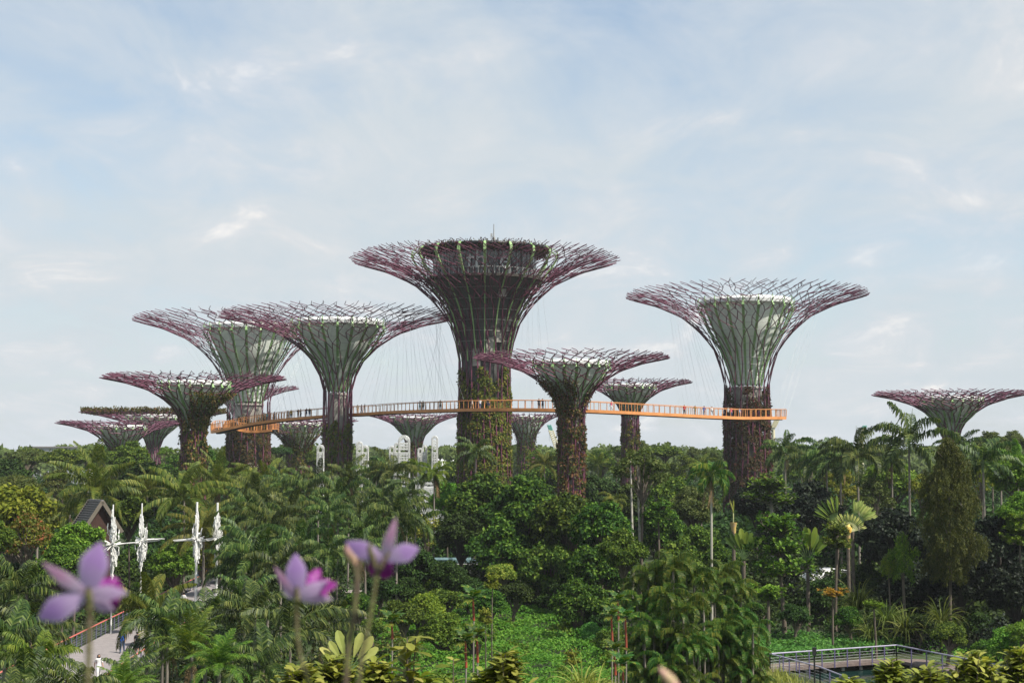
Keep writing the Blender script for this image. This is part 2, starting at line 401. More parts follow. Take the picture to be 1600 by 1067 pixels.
def crown_weep(seed, R=3.0, Hc=13.0, n=760):
    """a tall ragged column of hanging sprays"""
    r = rng(seed); Ps, Ds = [], []
    for k in range(n):
        t = r.random(); z = Hc * t; w = R * (math.sin(PI * min(1, .16 + t * .84)) ** .7) * (.3 + .75 * math.sqrt(r.random())); a = r.random() * 2 * PI; w *= 1 + .22 * math.sin(t * 19 + a) + .22 * math.sin(3 * a + t * 11) + .12 * math.sin(5 * a - t * 31); c = np.array([math.cos(a) * w, math.sin(a) * w, z])
        m = 46; ln = r.uniform(.7, 1.9); q = r.random(m)
        p = c + np.stack([r.normal(size=m) * .16 + math.cos(a) * q * .25, r.normal(size=m) * .16 + math.sin(a) * q * .25, -q * ln], 1)
        Ps.append(p); d = r.normal(size=(m, 3)) * .55 + np.array([0, 0, -.8]); Ds.append(d)
    Pt = np.concatenate(Ps); D = unit(np.concatenate(Ds)); N_ = sph(r, len(Pt)) + np.array([0, 0, .4])
    L = r.uniform(.22, .42, len(Pt))
    cr_ = keep(mk('crown', [leaves(Pt, D, N_, L, L * .34)], 'olive_leaf'))
    A = [(0, 0, Hc * q) for q in np.linspace(0, .8, 20)]; B = [(math.cos(i * 2.4) * R * .7, math.sin(i * 2.4) * R * .7, a[2] + 1.2) for i, a in enumerate(A)]
    lb = keep(mk('branches', [tubes(A, B, .05, .02, 5), tubes([(0, 0, -1)], [(0, 0, Hc * .9)], .16, .04, 8)], 'bark'))
    return cr_, lb, R, Hc
WEEP = crown_weep(61)
WEEPS = crown_weep(62, 1.3, 4.6, 70)

def frond(r, L, elev, bend, lf, n, droop, plum, w, sweep=.45, rr=.035):
    m = 12; t = np.linspace(0, 1, m); ang = elev - bend * t ** 1.25
    dx = np.cos(ang); dz = np.sin(ang)
    x = np.concatenate([[0], np.cumsum((dx[1:] + dx[:-1]) / 2)]) * L / (m - 1); z = np.concatenate([[0], np.cumsum((dz[1:] + dz[:-1]) / 2)]) * L / (m - 1)
    side = r.normal() * .12 * L
    pts = np.stack([x, side * t * t, z], 1)
    parts = [path_tube(pts, np.linspace(rr, rr * .25, m), 4)]
    tt = np.repeat(np.linspace(.14, .99, n), 2) + r.normal(size=2 * n) * .006; sg = np.tile([-1., 1.], n); tt = np.clip(tt, .1, 1)
    b = np.stack([np.interp(tt, t, pts[:, i]) for i in range(3)], 1)
    a = elev - bend * tt ** 1.25
    T = np.stack([np.cos(a), 0 * a, np.sin(a)], 1); Nn = np.stack([-np.sin(a), 0 * a, np.cos(a)], 1)
    ll = lf * np.clip(np.sin(PI * (tt * .80 + .13)) ** .7, .2, 1) * r.uniform(.85, 1.1, 2 * n)
    S = np.stack([0 * a, sg, 0 * a], 1)
    d0 = unit(S * .85 + T * (sweep + tt[:, None] * .5) + Nn * (r.normal(size=(2 * n, 1)) * plum + .12))
    dn = np.array([0, 0, -1.]); mid = b + d0 * ll[:, None] * .45
    d1 = unit(d0 * (1 - droop) + dn * droop); q = mid + d1 * ll[:, None] * .35
    d2 = unit(d0 * (1 - droop) * .5 + dn * droop * 1.2); tip = q + d2 * ll[:, None] * .22
    Wv = unit(np.cross(d0, Nn) + 1e-4) * w / 2
    tw = T * w * .5
    V = np.stack([b - tw * .6, b + tw * .6, mid - tw, mid + tw, q - tw * .8, q + tw * .8, tip, tip + tw * .1], 1).reshape(-1, 3)
    F = (np.array([(0, 1, 3, 2), (2, 3, 5, 4), (4, 5, 7, 6)])[None] + (np.arange(2 * n) * 8)[:, None, None]).reshape(-1, 4)
    parts.append((V, F)); return parts
def rotz(parts, a, off=(0, 0, 0)):
    c, s = math.cos(a), math.sin(a); R_ = np.array([[c, s, 0], [-s, c, 0], [0, 0, 1]]); return [(v @ R_ + np.asarray(off, float), f) for v, f in parts]
def crown_palm(seed, kind, nf, name='crown'):
    r = rng(seed); parts = []
    for i in range(nf):
        t = i / (nf - 1); az = i * 2.39996 + r.normal() * .2
        if kind == 'royal': pr = frond(r, r.uniform(3.0, 3.7), 1.35 - 1.35 * t + r.normal() * .1, 1.35 + .7 * t + r.normal() * .15, .85, 46, .72, .20, .085)
        elif kind == 'coconut': pr = frond(r, r.uniform(4.0, 5.2), 1.45 - 1.5 * t + r.normal() * .12, 1.0 + .9 * t + r.normal() * .15, 1.1, 50, .66, .06, .09)
        elif kind == 'near': pr = frond(r, r.uniform(2.6, 3.3), 1.4 - 1.3 * t + r.normal() * .1, 1.1 + .8 * t + r.normal() * .15, .95, 36, .55, .14, .075)
        elif kind == 'foxtail': pr = frond(r, r.uniform(1.9, 2.5), 1.25 - 1.3 * t, 1.9 + .5 * t, .72, 34, .82, .12, .085, .2)
        elif kind == 'areca': pr = frond(r, r.uniform(2.3, 3.0), 1.5 - 1.15 * t, .9 + .8 * t, .62, 40, .30, .12, .055)
        elif kind == 'clump': pr = frond(r, r.uniform(1.7, 2.3), 1.25 - 1.0 * t, 2.0 + .4 * t, .60, 60, .92, .10, .034, .12, rr=.022)
        else: pr = frond(r, r.uniform(1.0, 1.35), 1.25 - 1.0 * t, .9, .55, 9, .25, .05, .17, .5, rr=.02)
        parts += rotz(pr, az, (0, 0, .15 * (1 - t)))
    if kind in ('royal', 'foxtail'): parts.append(tubes([(0, 0, 0)], [(.1, .05, 2.3 if kind == 'royal' else 1.2)], .05, .008, 5))
    return keep(mk(name, parts, 'palm_leaf'))
def dead_proto(seed):
    r = rng(seed); parts = []
    for i in range(3): parts += rotz(frond(r, 2.0, -.9 - .2 * r.random(), .6, .45, 20, .9, .2, .05), r.random() * 6.28)
    return keep(mk('dead_fronds', parts, 'straw'))
DEAD = [dead_proto(301), dead_proto(302)]
ROYAL = [crown_palm(71 + i, 'royal', n) for i, n in enumerate((15, 13, 17, 14))]
COCO = [crown_palm(81 + i, 'coconut', n) for i, n in enumerate((17, 20, 15))]
NEARP = [crown_palm(201 + i, 'near', n) for i, n in enumerate((13, 15, 12))]
FOX = [crown_palm(91 + i, 'foxtail', 12) for i in range(2)]
ARECA = [crown_palm(96 + i, 'areca', n) for i, n in enumerate((16, 19))]
CLUMP = [crown_palm(101 + i, 'clump', 11) for i in range(3)]
LIPS = [crown_palm(106 + i, 'lipstick', 8) for i in range(2)]

def stem_proto(name, bend, m, r0, r1):
    t = np.linspace(0, 1, 9); pts = np.stack([bend * np.sin(t * PI * .5) * t, 0 * t, t], 1)
    V, F = path_tube(np.stack([pts[:, 0], pts[:, 1], pts[:, 2] * 10], 1), r0 + (r1 - r0) * t, 8); V[:, 2] /= 10
    return keep(mk('trunk', [(V, F)], m, smooth=True))
TRUNK = [stem_proto('t', .35, 'bark', .24, .14), stem_proto('t', -.3, 'bark', .22, .13)]
PTRUNK = [stem_proto('t', .12, 'palm_bark', .16, .11), stem_proto('t', -.1, 'palm_bark', .15, .10)]

NTREE = [0]
def broad(px, yt, D, wpx, kind, leaf, label, cat='tree', group=None, name='broadleaf_tree', sq=1.0, bark=None, zb=None):
    """a broadleaf tree: px, yt = where its top stands, D = distance, wpx = crown half-width"""
    NTREE[0] += 1; i = NTREE[0]
    top = P(px, yt, D); s = FPX / D; src, lb, R, Hc = kind[i % len(kind)]
    k = wpx / s / R; z0 = float(gz(top.x, D)) if zb is None else zb
    ro = root(name, (top.x, top.y, z0), label, cat, group, rz=(i * 1.7) % 6.28)
    hc = Hc * k * sq * (.93 if kind in (BROAD, LOOSE, UMBR, SHRUB, TALL) else 1.0)
    zc_ = max(top.z - z0 - hc, .12 * Hc * k * sq)
    foot = max(zc_ - .22 * Hc * k * sq, .02) if kind in (BROAD, LOOSE, UMBR, SHRUB, TALL) else zc_
    tr = inst('trunk', TRUNK[i % 2], ro, (0, 0, -.2), (k * 1.0, k * 1.0, foot + .45), material=bark)
    ox = (.35 if i % 2 == 0 else -.3) * k
    inst('branches', lb, ro, (ox, 0, zc_), (k, k, k * sq), material=bark)
    inst('crown', src, ro, (ox, 0, zc_), (k, k, k * sq), material=leaf)
    return ro
def palm(px, yt, D, kind, label, leaf=None, k=1.0, group=None, lean=0.0, name='palm_tree', bark=None, rise=1.9, shaft=True, tw=1.0, cat='palm tree'):
    NTREE[0] += 1; i = NTREE[0]
    top = P(px, yt, D); z0 = float(gz(top.x, D))
    ro = root(name, (top.x, top.y, z0), label, cat, group, rz=(i * 2.1) % 6.28)
    h = top.z - z0 - rise * k
    t_ = inst('trunk', PTRUNK[i % 2], ro, (0, 0, -.2), (tw, tw, h + .2), material=bark)
    ox = (.12 if i % 2 == 0 else -.1) * tw
    if shaft: inst('crownshaft', PTRUNK[0], ro, (ox - .1 * tw, 0, h - .55 * k), (tw * .8, tw * .8, 1.0 * k), material='green_shaft')
    inst('crown', kind[i % len(kind)], ro, (ox, 0, h), k * (.88 + .24 * ((i * 37) % 11) / 11), (.16 * math.sin(i * 2.3), .16 * math.cos(i * 1.7), 0), material=leaf)
    if i % 2 == 0: inst('dead_fronds', DEAD[i // 2 % 2], ro, (ox, 0, h - .2 * k), k, (0, 0, i * 1.1))
    return ro
# ------------------------------------------------------------------ the tree-shaped towers
UT = np.array([0, .05, .10, .20, .28, .43, .71, 1.0]); VT = np.array([0, .26, .39, .54, .63, .77, .91, 1.0])
UI = np.array([0, .12, .35, .70, 1.0]); VI = np.array([0, .2, .44, .68, 1.0])
def flare(R, r0, zn, zr):
    x = r0 + (R - r0) * UT; z = zn + (zr - zn) * VT
    s = np.concatenate([[0], np.cumsum(np.hypot(np.diff(x), np.diff(z)))]); s /= s[-1]
    return (lambda t: np.interp(t, s, x) + np.maximum(t - 1, 0) * (R - r0) * .9), (lambda t: np.interp(t, s, z) + np.maximum(t - 1, 0) * (zr - zn) * .35)
def lattice_shell(r, R, r0, zb, zn, zr, N0, N1, rad, levels=12, off=0.0, dr=0.0, trunk=True, tmin=-1):
    fr, fz = flare(R, r0, zn, zr)
    A, B, ra = [], [], []
    def pt(a, t): return np.array([math.cos(a) * (fr(t) - dr), math.sin(a) * (fr(t) - dr), fz(t)])
    ts = np.concatenate([np.linspace(0, .34, 4), np.linspace(.34, 1.0, levels)[1:]]); rows = []
    for l, t in enumerate(ts):
        n = int(round(N0 + (N1 - N0) * max(0, (t - .12) / .88) ** 1.1)); sp = 2 * PI / n
        jt = .22 if l > 3 else .12; dt = (ts[min(l + 1, len(ts) - 1)] - ts[max(0, l - 1)]) / 2
        a = off + (np.arange(n) + .5 * (l % 2)) * sp + r.uniform(-jt, jt, n) * sp
        tt = t + r.uniform(-.24, .24, n) * dt * (l > 1) + (r.uniform(-.012, .018, n) if l == len(ts) - 1 else 0)
        rows.append((a, tt))
    for l in range(len(rows) - 1):
        a0, t0 = rows[l]; a1, t1 = rows[l + 1]; used = np.zeros(len(a0), int)
        for j in range(len(a1)):
            dd = np.abs((a0 - a1[j] + PI) % (2 * PI) - PI) + used * .25 * (2 * PI / len(a0)); i = int(np.argmin(dd)); used[i] += 1
            A.append(pt(a0[i], t0[i])); B.append(pt(a1[j], t1[j])); ra.append(rad * (1.1 - .35 * t0[i]))
            if r.random() < (.46 if l > 3 else .25) and l < len(rows) - 2:
                dd[i] = 9; i = int(np.argmin(dd)); A.append(pt(a0[i], t0[i])); B.append(pt(a1[j], t1[j])); ra.append(rad * (1.0 - .35 * t0[i]))
        for i in np.where(used == 0)[0]:
            j = int(np.argmin(np.abs((a1 - a0[i] + PI) % (2 * PI) - PI))); A.append(pt(a0[i], t0[i])); B.append(pt(a1[j], t1[j])); ra.append(rad * .9)
    if trunk:
        a0, t0 = rows[0]; n = len(a0); zs = np.linspace(zb, zn, 7); prev = a0 + r.normal(size=n) * .06; pv = None
        for q, z in enumerate(zs):
            cur = a0 if q == 6 else a0 + r.normal(size=n) * (.9 / n); rr_ = r0 - dr + (.12 * r0 * (1 - q / 6) ** 2)
            p = np.stack([np.cos(cur) * rr_, np.sin(cur) * rr_, np.full(n, z)], 1)
            if q == 6: p = np.array([pt(a0[i], t0[i]) for i in range(n)])
            if pv is not None:
                A += list(pv); B += list(p); ra += [rad * 1.5] * n
                k = r.choice(n, n // 5, replace=False); A += list(pv[k]); B += list(p[(k + 1) % n]); ra += [rad * .9] * len(k)
            pv = p
    A, B, ra = np.array(A), np.array(B), np.array(ra)
    if tmin > 0: k = B[:, 2] > fz(tmin); A, B, ra = A[k], B[k], ra[k]
    return A, B, ra
SUPER = {}
HOOP = keep(mk('hoop', [lathe([(1, -.03), (1.012, 0), (1, .03), (.988, 0), (1, -.03)], 48)], 'hoop_steel'))
def cover(r, n, rad, z0, z1, L, amp=.35, gaps=.42, a0=0, a1=2 * PI, prof=None):
    """climbing plants round a trunk: patchy, thicker in places"""
    # plants sit in clumps of different size, kind and reach
    nc = max(12, n // 42); ca = r.uniform(a0, a1, nc); cz = z0 + (z1 - z0) * r.random(nc); cs = r.uniform(.22, .75, nc) * (1 + .12 * rad); co = r.random(nc) ** 1.5
    ci = r.integers(0, nc, n); g1 = r.normal(size=n) * .5; g2 = r.normal(size=n) * .6
    a = ca[ci] + g1 * cs[ci] / rad; z = np.clip(cz[ci] + g2 * cs[ci], z0, z1 + .4)
    nz = np.sin(a * 5 + z * .55 + 1) * .5 + np.sin(a * 9 - z * 1.3) * .3 + np.sin(a * 3 + z * 2.1) * .35 + (co[ci] - .3) * 1.1
    k = nz > (gaps - 1); topfade = (z1 - z) / (z1 - z0 + 1e-6); k &= (topfade > .04 * (1 + np.sin(a * 6 + 2)) * (1 + r.random(n)))
    dome = np.exp(-(g1 ** 2 + g2 ** 2)) * cs[ci]; nz = nz + dome * 1.2
    a, z, nz = a[k], z[k], nz[k]; n = len(a)
    base = rad if prof is None else prof(z)
    rr_ = base + np.clip(nz, -.6, 1.2) * amp * .5 + r.random(n) * amp
    p = np.stack([np.cos(a) * rr_, np.sin(a) * rr_, z], 1); nr = np.stack([np.cos(a), np.sin(a), 0 * a + .35], 1) + r.normal(size=(n, 3)) * .4
    D = np.cross(nr, sph(r, n)) + np.array([0, 0, -.6]) + np.stack([np.cos(a), np.sin(a), 0 * a], 1) * .35
    l = L * r.uniform(.6, 1.35, n); return leaves(p, D, nr, l, l * .6)
def supertree(key, label, px, D, Rpx, yrim, r0px, fl, ytop_plant, seed, N0=18, N1=66, rad=.086, plant='trunk_plant_leaf', plants=True,
              cup=.385, steel='purple_steel', central=False, ynopl=None, flareplant=None, roofplant=False, bare=False, zb=None, cupdrop=.07, density=1.0):
    s = FPX / D; c = P(px, 700, D); R = Rpx / s; zr = CAMH + (HOR - yrim) / s * 1.008; r0 = r0px / s; zn = zr - fl * R
    zb = -.6 if zb is None else zb
    r = rng(seed); ro = root('supertree_tower', (c.x, c.y, 0), label, 'tower', 'tree shaped garden towers')
    SUPER[key] = dict(c=c, R=R, r0=r0, zn=zn, zr=zr)
    A, B, ra = lattice_shell(r, R, r0, zb, zn, zr - .02 * R, N0, N1, rad)
    A2, B2, ra2 = lattice_shell(r, R * .955, r0, zb, zn, zr + .022 * R, N0, int(N1 * .95), rad * .78, off=.1, dr=.18 * r0 ** .5, trunk=False, tmin=.60)
    A3, B3, ra3 = lattice_shell(r, R * .985, r0, zb, zn, zr + .004 * R, N0, int(N1 * .9), rad * .72, off=.2, dr=.05, trunk=False, levels=12, tmin=.90)
    ex = []
    if central: ex = [tubes(*lattice_shell(r, R * .93, r0, zb, zn, zr + .03 * R, 26, 60, rad * .85, off=.15, dr=.5, trunk=False, levels=13))]
    mk('branch_lattice', [tubes(A, B, ra), tubes(A2, B2, ra2), tubes(A3, B3, ra3)] + ex, steel, ro)
    rc = R * cup; zc_ = zr - cupdrop * R; ri = r0 * .64
    def ci(v): return np.interp(v, VI, UI)
    if not central:
        mk('core', [lathe([(ri * 1.02, zb), (ri * 1.02, zn - .4)], 32), lathe([(ri * 1.1, zn - .8), (ri * 1.12, zn - .4), (ri, zn - .35)], 32)], 'concrete', ro, True)
        vv = np.linspace(0, 1, 14); zt = zc_ - .055 * R; pr = [(ri + (rc * .86 - ri) * ci(v), zn + (zt - zn) * v) for v in vv]
        fc = mk('funnel_cladding', [lathe(pr + [(rc * .87, zc_ - .01 * R)], 40)], 'grey_cladding', ro, True)
        hoops = []
        for v in np.arange(.08, 1.0, max(.07, 1.25 / max(zt - zn, 1))):
            q = ri + (rc * .86 - ri) * ci(v) + .12 + .06 * R * v; z = zn + (zt - zn) * v; a = np.arange(40) / 40 * 2 * PI; b = a + 2 * PI / 40
            inst('hoop', HOOP, fc, (0, 0, z), (q, q, 1))
        t_ = .027 * R
        mk('canopy_disc', [lathe([(.01, zc_ + t_ * .6), (rc * .96, zc_ + t_ * .8), (rc, zc_), (rc * .99, zc_ - t_), (rc * .84, zc_ - t_ * 1.3), (rc * .8, zc_ - t_ * .6)], 56)], 'white_rim', ro)
        nr_ = 20; rib = []; st = []
        for i in range(nr_):
            a = i / nr_ * 2 * PI + .1; ca, sa = math.cos(a), math.sin(a); tv = np.array([-sa, ca, 0])
            pts = [(ri * .98 + .12 + (rc * .9 - ri) * ci(v) + .05 * R * v * v, zn + (zt - zn) * v) for v in np.linspace(-.02, 1, 12)]
            pts += [(rc * 1.0, zc_ - .02 * R), (rc * 1.035, zc_ + .004 * R), (rc * 1.01, zc_ + .03 * R)]
            w = [.11 + .017 * min(k, 7) for k in range(len(pts))]; w[-1] = .04; w[-2] = .08; w[-3] = .12
            w = np.array(w) * (R / 23) ** .5 * 1.1
            V = []
            for (q, z), ww in zip(pts, w): V += [np.array([ca * q, sa * q, z]) - tv * ww, np.array([ca * q, sa * q, z]) + tv * ww, np.array([ca * (q + .12), sa * (q + .12), z]) + tv * ww, np.array([ca * (q + .12), sa * (q + .12), z]) - tv * ww]
            F = [(4 * k + e, 4 * k + (e + 1) % 4, 4 * k + 4 + (e + 1) % 4, 4 * k + 4 + e) for k in range(len(pts) - 1) for e in range(4)]
            rib.append((V, F))
            a2 = a + PI / nr_; q1 = rc * .93; q0 = rc * .74
            if i == 0:
                sg = tubes([(q1 * math.cos(da), q1 * math.sin(da), zc_ - .02 * R) for da in (-.05, .05)], [(q0 + .3, 0, zc_ - .15 * R)] * 2, .06, .045, 4); s0 = mk('strut', [sg], 'white_rim', ro)
                s0.rotation_euler = (0, 0, a2)
            else: inst('strut', s0, ro, rot=(0, 0, a2))
        mk('rib', rib, 'green_steel', ro)
    if plants:
        zt_ = CAMH + (HOR - ytop_plant) / s; hgt = zt_ - zb; n = int(hgt * 2 * PI * r0 * 58 * density)
        gd = -.25 if not bare else .35
        fr, fz = flare(R, r0, zn, zr); tq = np.linspace(0, 1, 60); zq = fz(tq); rq = fr(tq)
        pl = [cover(r, n, r0, max(zb, -.2), zt_, .44 * (rad / .095) ** .5, amp=.42 + .03 * r0, gaps=gd, prof=lambda z: np.where(z < zn, r0 * (1 + .10 * ((zn - z) / (zn - zb)) ** 2), np.interp(z, zq, rq)) - .26 - .085 * r0)]
        if flareplant:
            a0, a1, v0, v1, dn = flareplant; m = int(dn * 2600)
            a = r.uniform(a0, a1, m); t = r.uniform(v0, v1, m) ** 1.1; nzv = np.sin(a * 7 + t * 20) + r.normal(size=m) * .5; kk = nzv > -.7; a, t = a[kk], t[kk]
            q = fr(t) - .2 + r.random(len(a)) * .6 - .5 * r.random(len(a)); p = np.stack([np.cos(a) * q, np.sin(a) * q, fz(t) - r.random(len(a)) * .5], 1)
            l = .34 * r.uniform(.6, 1.4, len(a)); pl.append(leaves(p, r.normal(size=(len(a), 3)) + np.array([0, 0, -.9]), sph(r, len(a)) + np.array([0, 0, .3]), l, l * .55))
        mk('climbing_plants', pl, plant, ro)
    if roofplant:
        m = 9000; a = r.uniform(0, 2 * PI, m); t = r.uniform(.80, .985, m); fr, fz = flare(R, r0, zn, zr)
        q = fr(t); p = np.stack([np.cos(a) * q, np.sin(a) * q, fz(t) + r.random(m) * 1.1 - .25], 1); l = .55 * r.uniform(.6, 1.4, m)
        mk('roof_plants', [leaves(p, r.normal(size=(m, 3)), sph(r, m) + np.array([0, 0, .8]), l, l * .6)], 'roof_plant_leaf', ro)
    return ro, dict(R=R, r0=r0, zn=zn, zr=zr, s=s, rc=rc, c=c, r=r)

# the tallest tower carries a restaurant instead of a funnel
T0, g0 = supertree('hub', 'tallest tower, with a dark glass restaurant drum and a mast on top', 757, 256, 210, 405, 40, .765, 574, 5, N0=24, N1=76, central=True, density=1.15)
def zy(y): return CAMH + (HOR - y) / g0['s']
R0 = g0['R']; rin = 3.7
pr = [(rin, -.6), (rin, zy(560)), (4.1, zy(545)), (4.9, zy(515)), (5.9, zy(490)), (7.2, zy(465)), (8.6, zy(448)), (9.3, zy(441)), (9.4, zy(437))]
dc_ = mk('dark_core', [lathe(pr, 48)], 'dark_cladding', T0, True)
for a, q, y, h in ((-1.35, 3.9, 540, 3.4), (-1.0, 4.3, 528, 2.0), (-1.15, 7.2, 462, 1.6), (-1.9, 3.6, 560, 3)): mk('stair_panel', [box((math.cos(a) * q, math.sin(a) * q, zy(y)), (1.2, 1.3, h), a)], 'concrete', T0)
bc = mk('balcony', [lathe([(8.9, zy(440)), (10.1, zy(440)), (10.15, zy(436)), (9.9, zy(435.6)), (8.9, zy(435.6))], 56)], 'dark_bark', T0)
bal = []
for i in range(72):
    a = i / 72 * 2 * PI; q = 9.95; bal.append(tubes([(math.cos(a) * q, math.sin(a) * q, zy(435.6))], [(math.cos(a) * q, math.sin(a) * q, zy(426))], .035, n=4))
    b = (i + 1) / 72 * 2 * PI; bal.append(tubes([(math.cos(a) * q, math.sin(a) * q, zy(426))], [(math.cos(b) * q, math.sin(b) * q, zy(426))], .045, n=4))
mk('balcony_railing', bal, 'hoop_steel', bc)
gd_ = mk('glass_drum', [lathe([(8.6, zy(435.6)), (8.8, zy(396))], 56)], 'dark_glass', T0, True)
mul = []
for i in range(40):
    a = i / 40 * 2 * PI + .05; mul.append(tubes([(math.cos(a) * 8.75, math.sin(a) * 8.75, zy(435))], [(math.cos(a) * 8.95, math.sin(a) * 8.95, zy(397))], .07, n=4))
mk('mullion', mul, 'hoop_steel', gd_)
mk('roof_disc', [lathe([(8.7, zy(399)), (10.6, zy(396.5)), (11.4, zy(391)), (11.3, zy(388.5)), (8, zy(385.5)), (.01, zy(384.5))], 56)], 'black_paint', T0)
m = 5200; rr = g0['r']; a = rr.uniform(0, 2 * PI, m); q = 8.6 + 3.0 * rr.random(m) ** .8; p = np.stack([np.cos(a) * q, np.sin(a) * q, zy(390) - .9 + rr.random(m) * 1.5 - (11.5 - q) * .12], 1)
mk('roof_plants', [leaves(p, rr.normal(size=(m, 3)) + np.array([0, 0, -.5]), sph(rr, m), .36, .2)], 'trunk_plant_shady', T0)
rib = []
for i in range(18):
    a = i / 18 * 2 * PI + PI / 18 + .02; ca, sa = math.cos(a), math.sin(a); tv = np.array([-sa, ca, 0])
    pts = [(4.35, zy(566)), (4.5, zy(545)), (5.3, zy(515)), (6.3, zy(490)), (7.7, zy(465)), (9.3, zy(446)), (10.6, zy(430)), (11.9, zy(414)), (12.6, zy(403)), (12.5, zy(395)), (11.8, zy(389.5)), (11.3, zy(389))]
    V = []
    for k, (q, z) in enumerate(pts):
        ww = (.07, .07, .08, .09, .10, .12, .18, .22, .24, .23, .18, .12)[k]
        V += [np.array([ca * q, sa * q, z]) - tv * ww, np.array([ca * q, sa * q, z]) + tv * ww, np.array([ca * (q + .2), sa * (q + .2), z]) + tv * ww, np.array([ca * (q + .2), sa * (q + .2), z]) - tv * ww]
    rib.append((V, [(4 * k + e, 4 * k + (e + 1) % 4, 4 * k + 4 + (e + 1) % 4, 4 * k + 4 + e) for k in range(len(pts) - 1) for e in range(4)]))
mk('rib', rib, 'pale_green_steel', T0)
hoops = []
for y in range(455, 566, 16):
    q = float(np.interp(zy(y), [b for _, b in pr[1:]], [a_ for a_, _ in pr[1:]])) + .35; aa = np.arange(48) / 48 * 2 * PI; bb = aa + 2 * PI / 48
    inst('hoop', HOOP, dc_, (0, 0, zy(y)), (q, q, 1))
# faint letters on the glass
for ch, px in (('t', 737), ('h', 752), ('e', 789)):
    cu = bpy.data.curves.new('letter', 'FONT'); cu.body = ch; cu.size = 4.3; cu.extrude = .03; cu.align_x = 'CENTER'
    tmp = bpy.data.objects.new('letter_source', cu); COL.objects.link(tmp); bpy.context.view_layer.update()
    me = bpy.data.meshes.new_from_object(tmp); bpy.data.objects.remove(tmp)
    me.materials.clear(); me.materials.append(MATS['cable_steel']); lo = bpy.data.objects.new('letter', me); COL.objects.link(lo); lo.parent = gd_
    dx = (px - 757) / g0['s']; lo.location = (dx, -math.sqrt(9.15 ** 2 - dx * dx), zy(427)); lo.rotation_euler = (PI / 2, 0, math.atan2(dx, 9.0))
mz = zy(384.5)
mk('mast', [tubes([(1.6, -2, mz)], [(1.6, -2, zy(351))], .17, .08, 6), tubes([(1.6, -2, zy(376))], [(1.6, -2, zy(371))], .35, .25, 8), tubes([(1.9, -2, mz)], [(2.2, -2, zy(374))], .05, n=4), box((1.2, -2, zy(368.5)), (.35, .3, .6))], 'hoop_steel', T0)

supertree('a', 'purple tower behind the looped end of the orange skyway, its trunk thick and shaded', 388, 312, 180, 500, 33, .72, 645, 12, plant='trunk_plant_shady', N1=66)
supertree('b', 'tall purple tower standing before the skyway between its loop and the tallest tower', 527, 276, 187, 493, 22, .64, 656, 13, N0=18, N1=68, plant='trunk_plant_leaf')
supertree('c', 'lower tower right of the tallest one, its trunk overgrown up into the funnel', 893, 222, 153, 558, 20, .59, 600, 14, N0=20, N1=58, plant='red_plant_leaf', flareplant=(PI * .7, PI * 1.55, .02, .42, 1.3))
supertree('d', 'lower tower with creepers hanging from the right side of its funnel', 302, 228, 142, 590, 18.5, .56, 640, 15, N0=20, N1=58, plant='red_plant_leaf', flareplant=(-PI * .48, PI * .15, .0, .52, 1.6))
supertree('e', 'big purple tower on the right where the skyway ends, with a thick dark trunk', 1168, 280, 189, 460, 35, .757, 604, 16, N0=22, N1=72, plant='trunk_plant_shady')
supertree('m', 'lone tower at the right edge, rising behind the royal palms', 1486, 300, 119, 615, 12, .60, 690, 17, N0=16, N1=54, rad=.12, steel='purple_steel_far', cup=.41, bare=True)
supertree('l', 'distant tower between the overgrown one and the big one on the right', 985, 330, 97, 597, 13, .58, 655, 18, N0=18, N1=50, rad=.11, steel='purple_steel_far', bare=True, cup=.41)
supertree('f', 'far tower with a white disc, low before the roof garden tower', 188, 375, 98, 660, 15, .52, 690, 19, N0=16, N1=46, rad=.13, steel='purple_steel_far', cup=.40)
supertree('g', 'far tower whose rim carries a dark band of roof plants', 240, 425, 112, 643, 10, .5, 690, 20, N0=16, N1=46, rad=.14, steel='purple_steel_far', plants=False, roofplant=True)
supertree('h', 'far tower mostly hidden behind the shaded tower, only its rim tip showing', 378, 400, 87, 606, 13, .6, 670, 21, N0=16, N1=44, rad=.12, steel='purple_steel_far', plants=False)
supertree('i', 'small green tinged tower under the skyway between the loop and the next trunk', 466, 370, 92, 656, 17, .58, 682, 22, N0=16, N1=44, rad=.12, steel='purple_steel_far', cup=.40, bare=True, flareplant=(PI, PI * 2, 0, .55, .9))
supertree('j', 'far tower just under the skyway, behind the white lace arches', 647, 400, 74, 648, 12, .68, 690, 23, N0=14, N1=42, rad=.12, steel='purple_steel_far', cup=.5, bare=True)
supertree('k', 'far tower half hidden behind the tallest tower trunk', 822, 390, 56, 648, 13, .85, 690, 24, N0=14, N1=38, rad=.12, steel='purple_steel_far', cup=.48, flareplant=(0, PI * 2, 0, .4, .8))

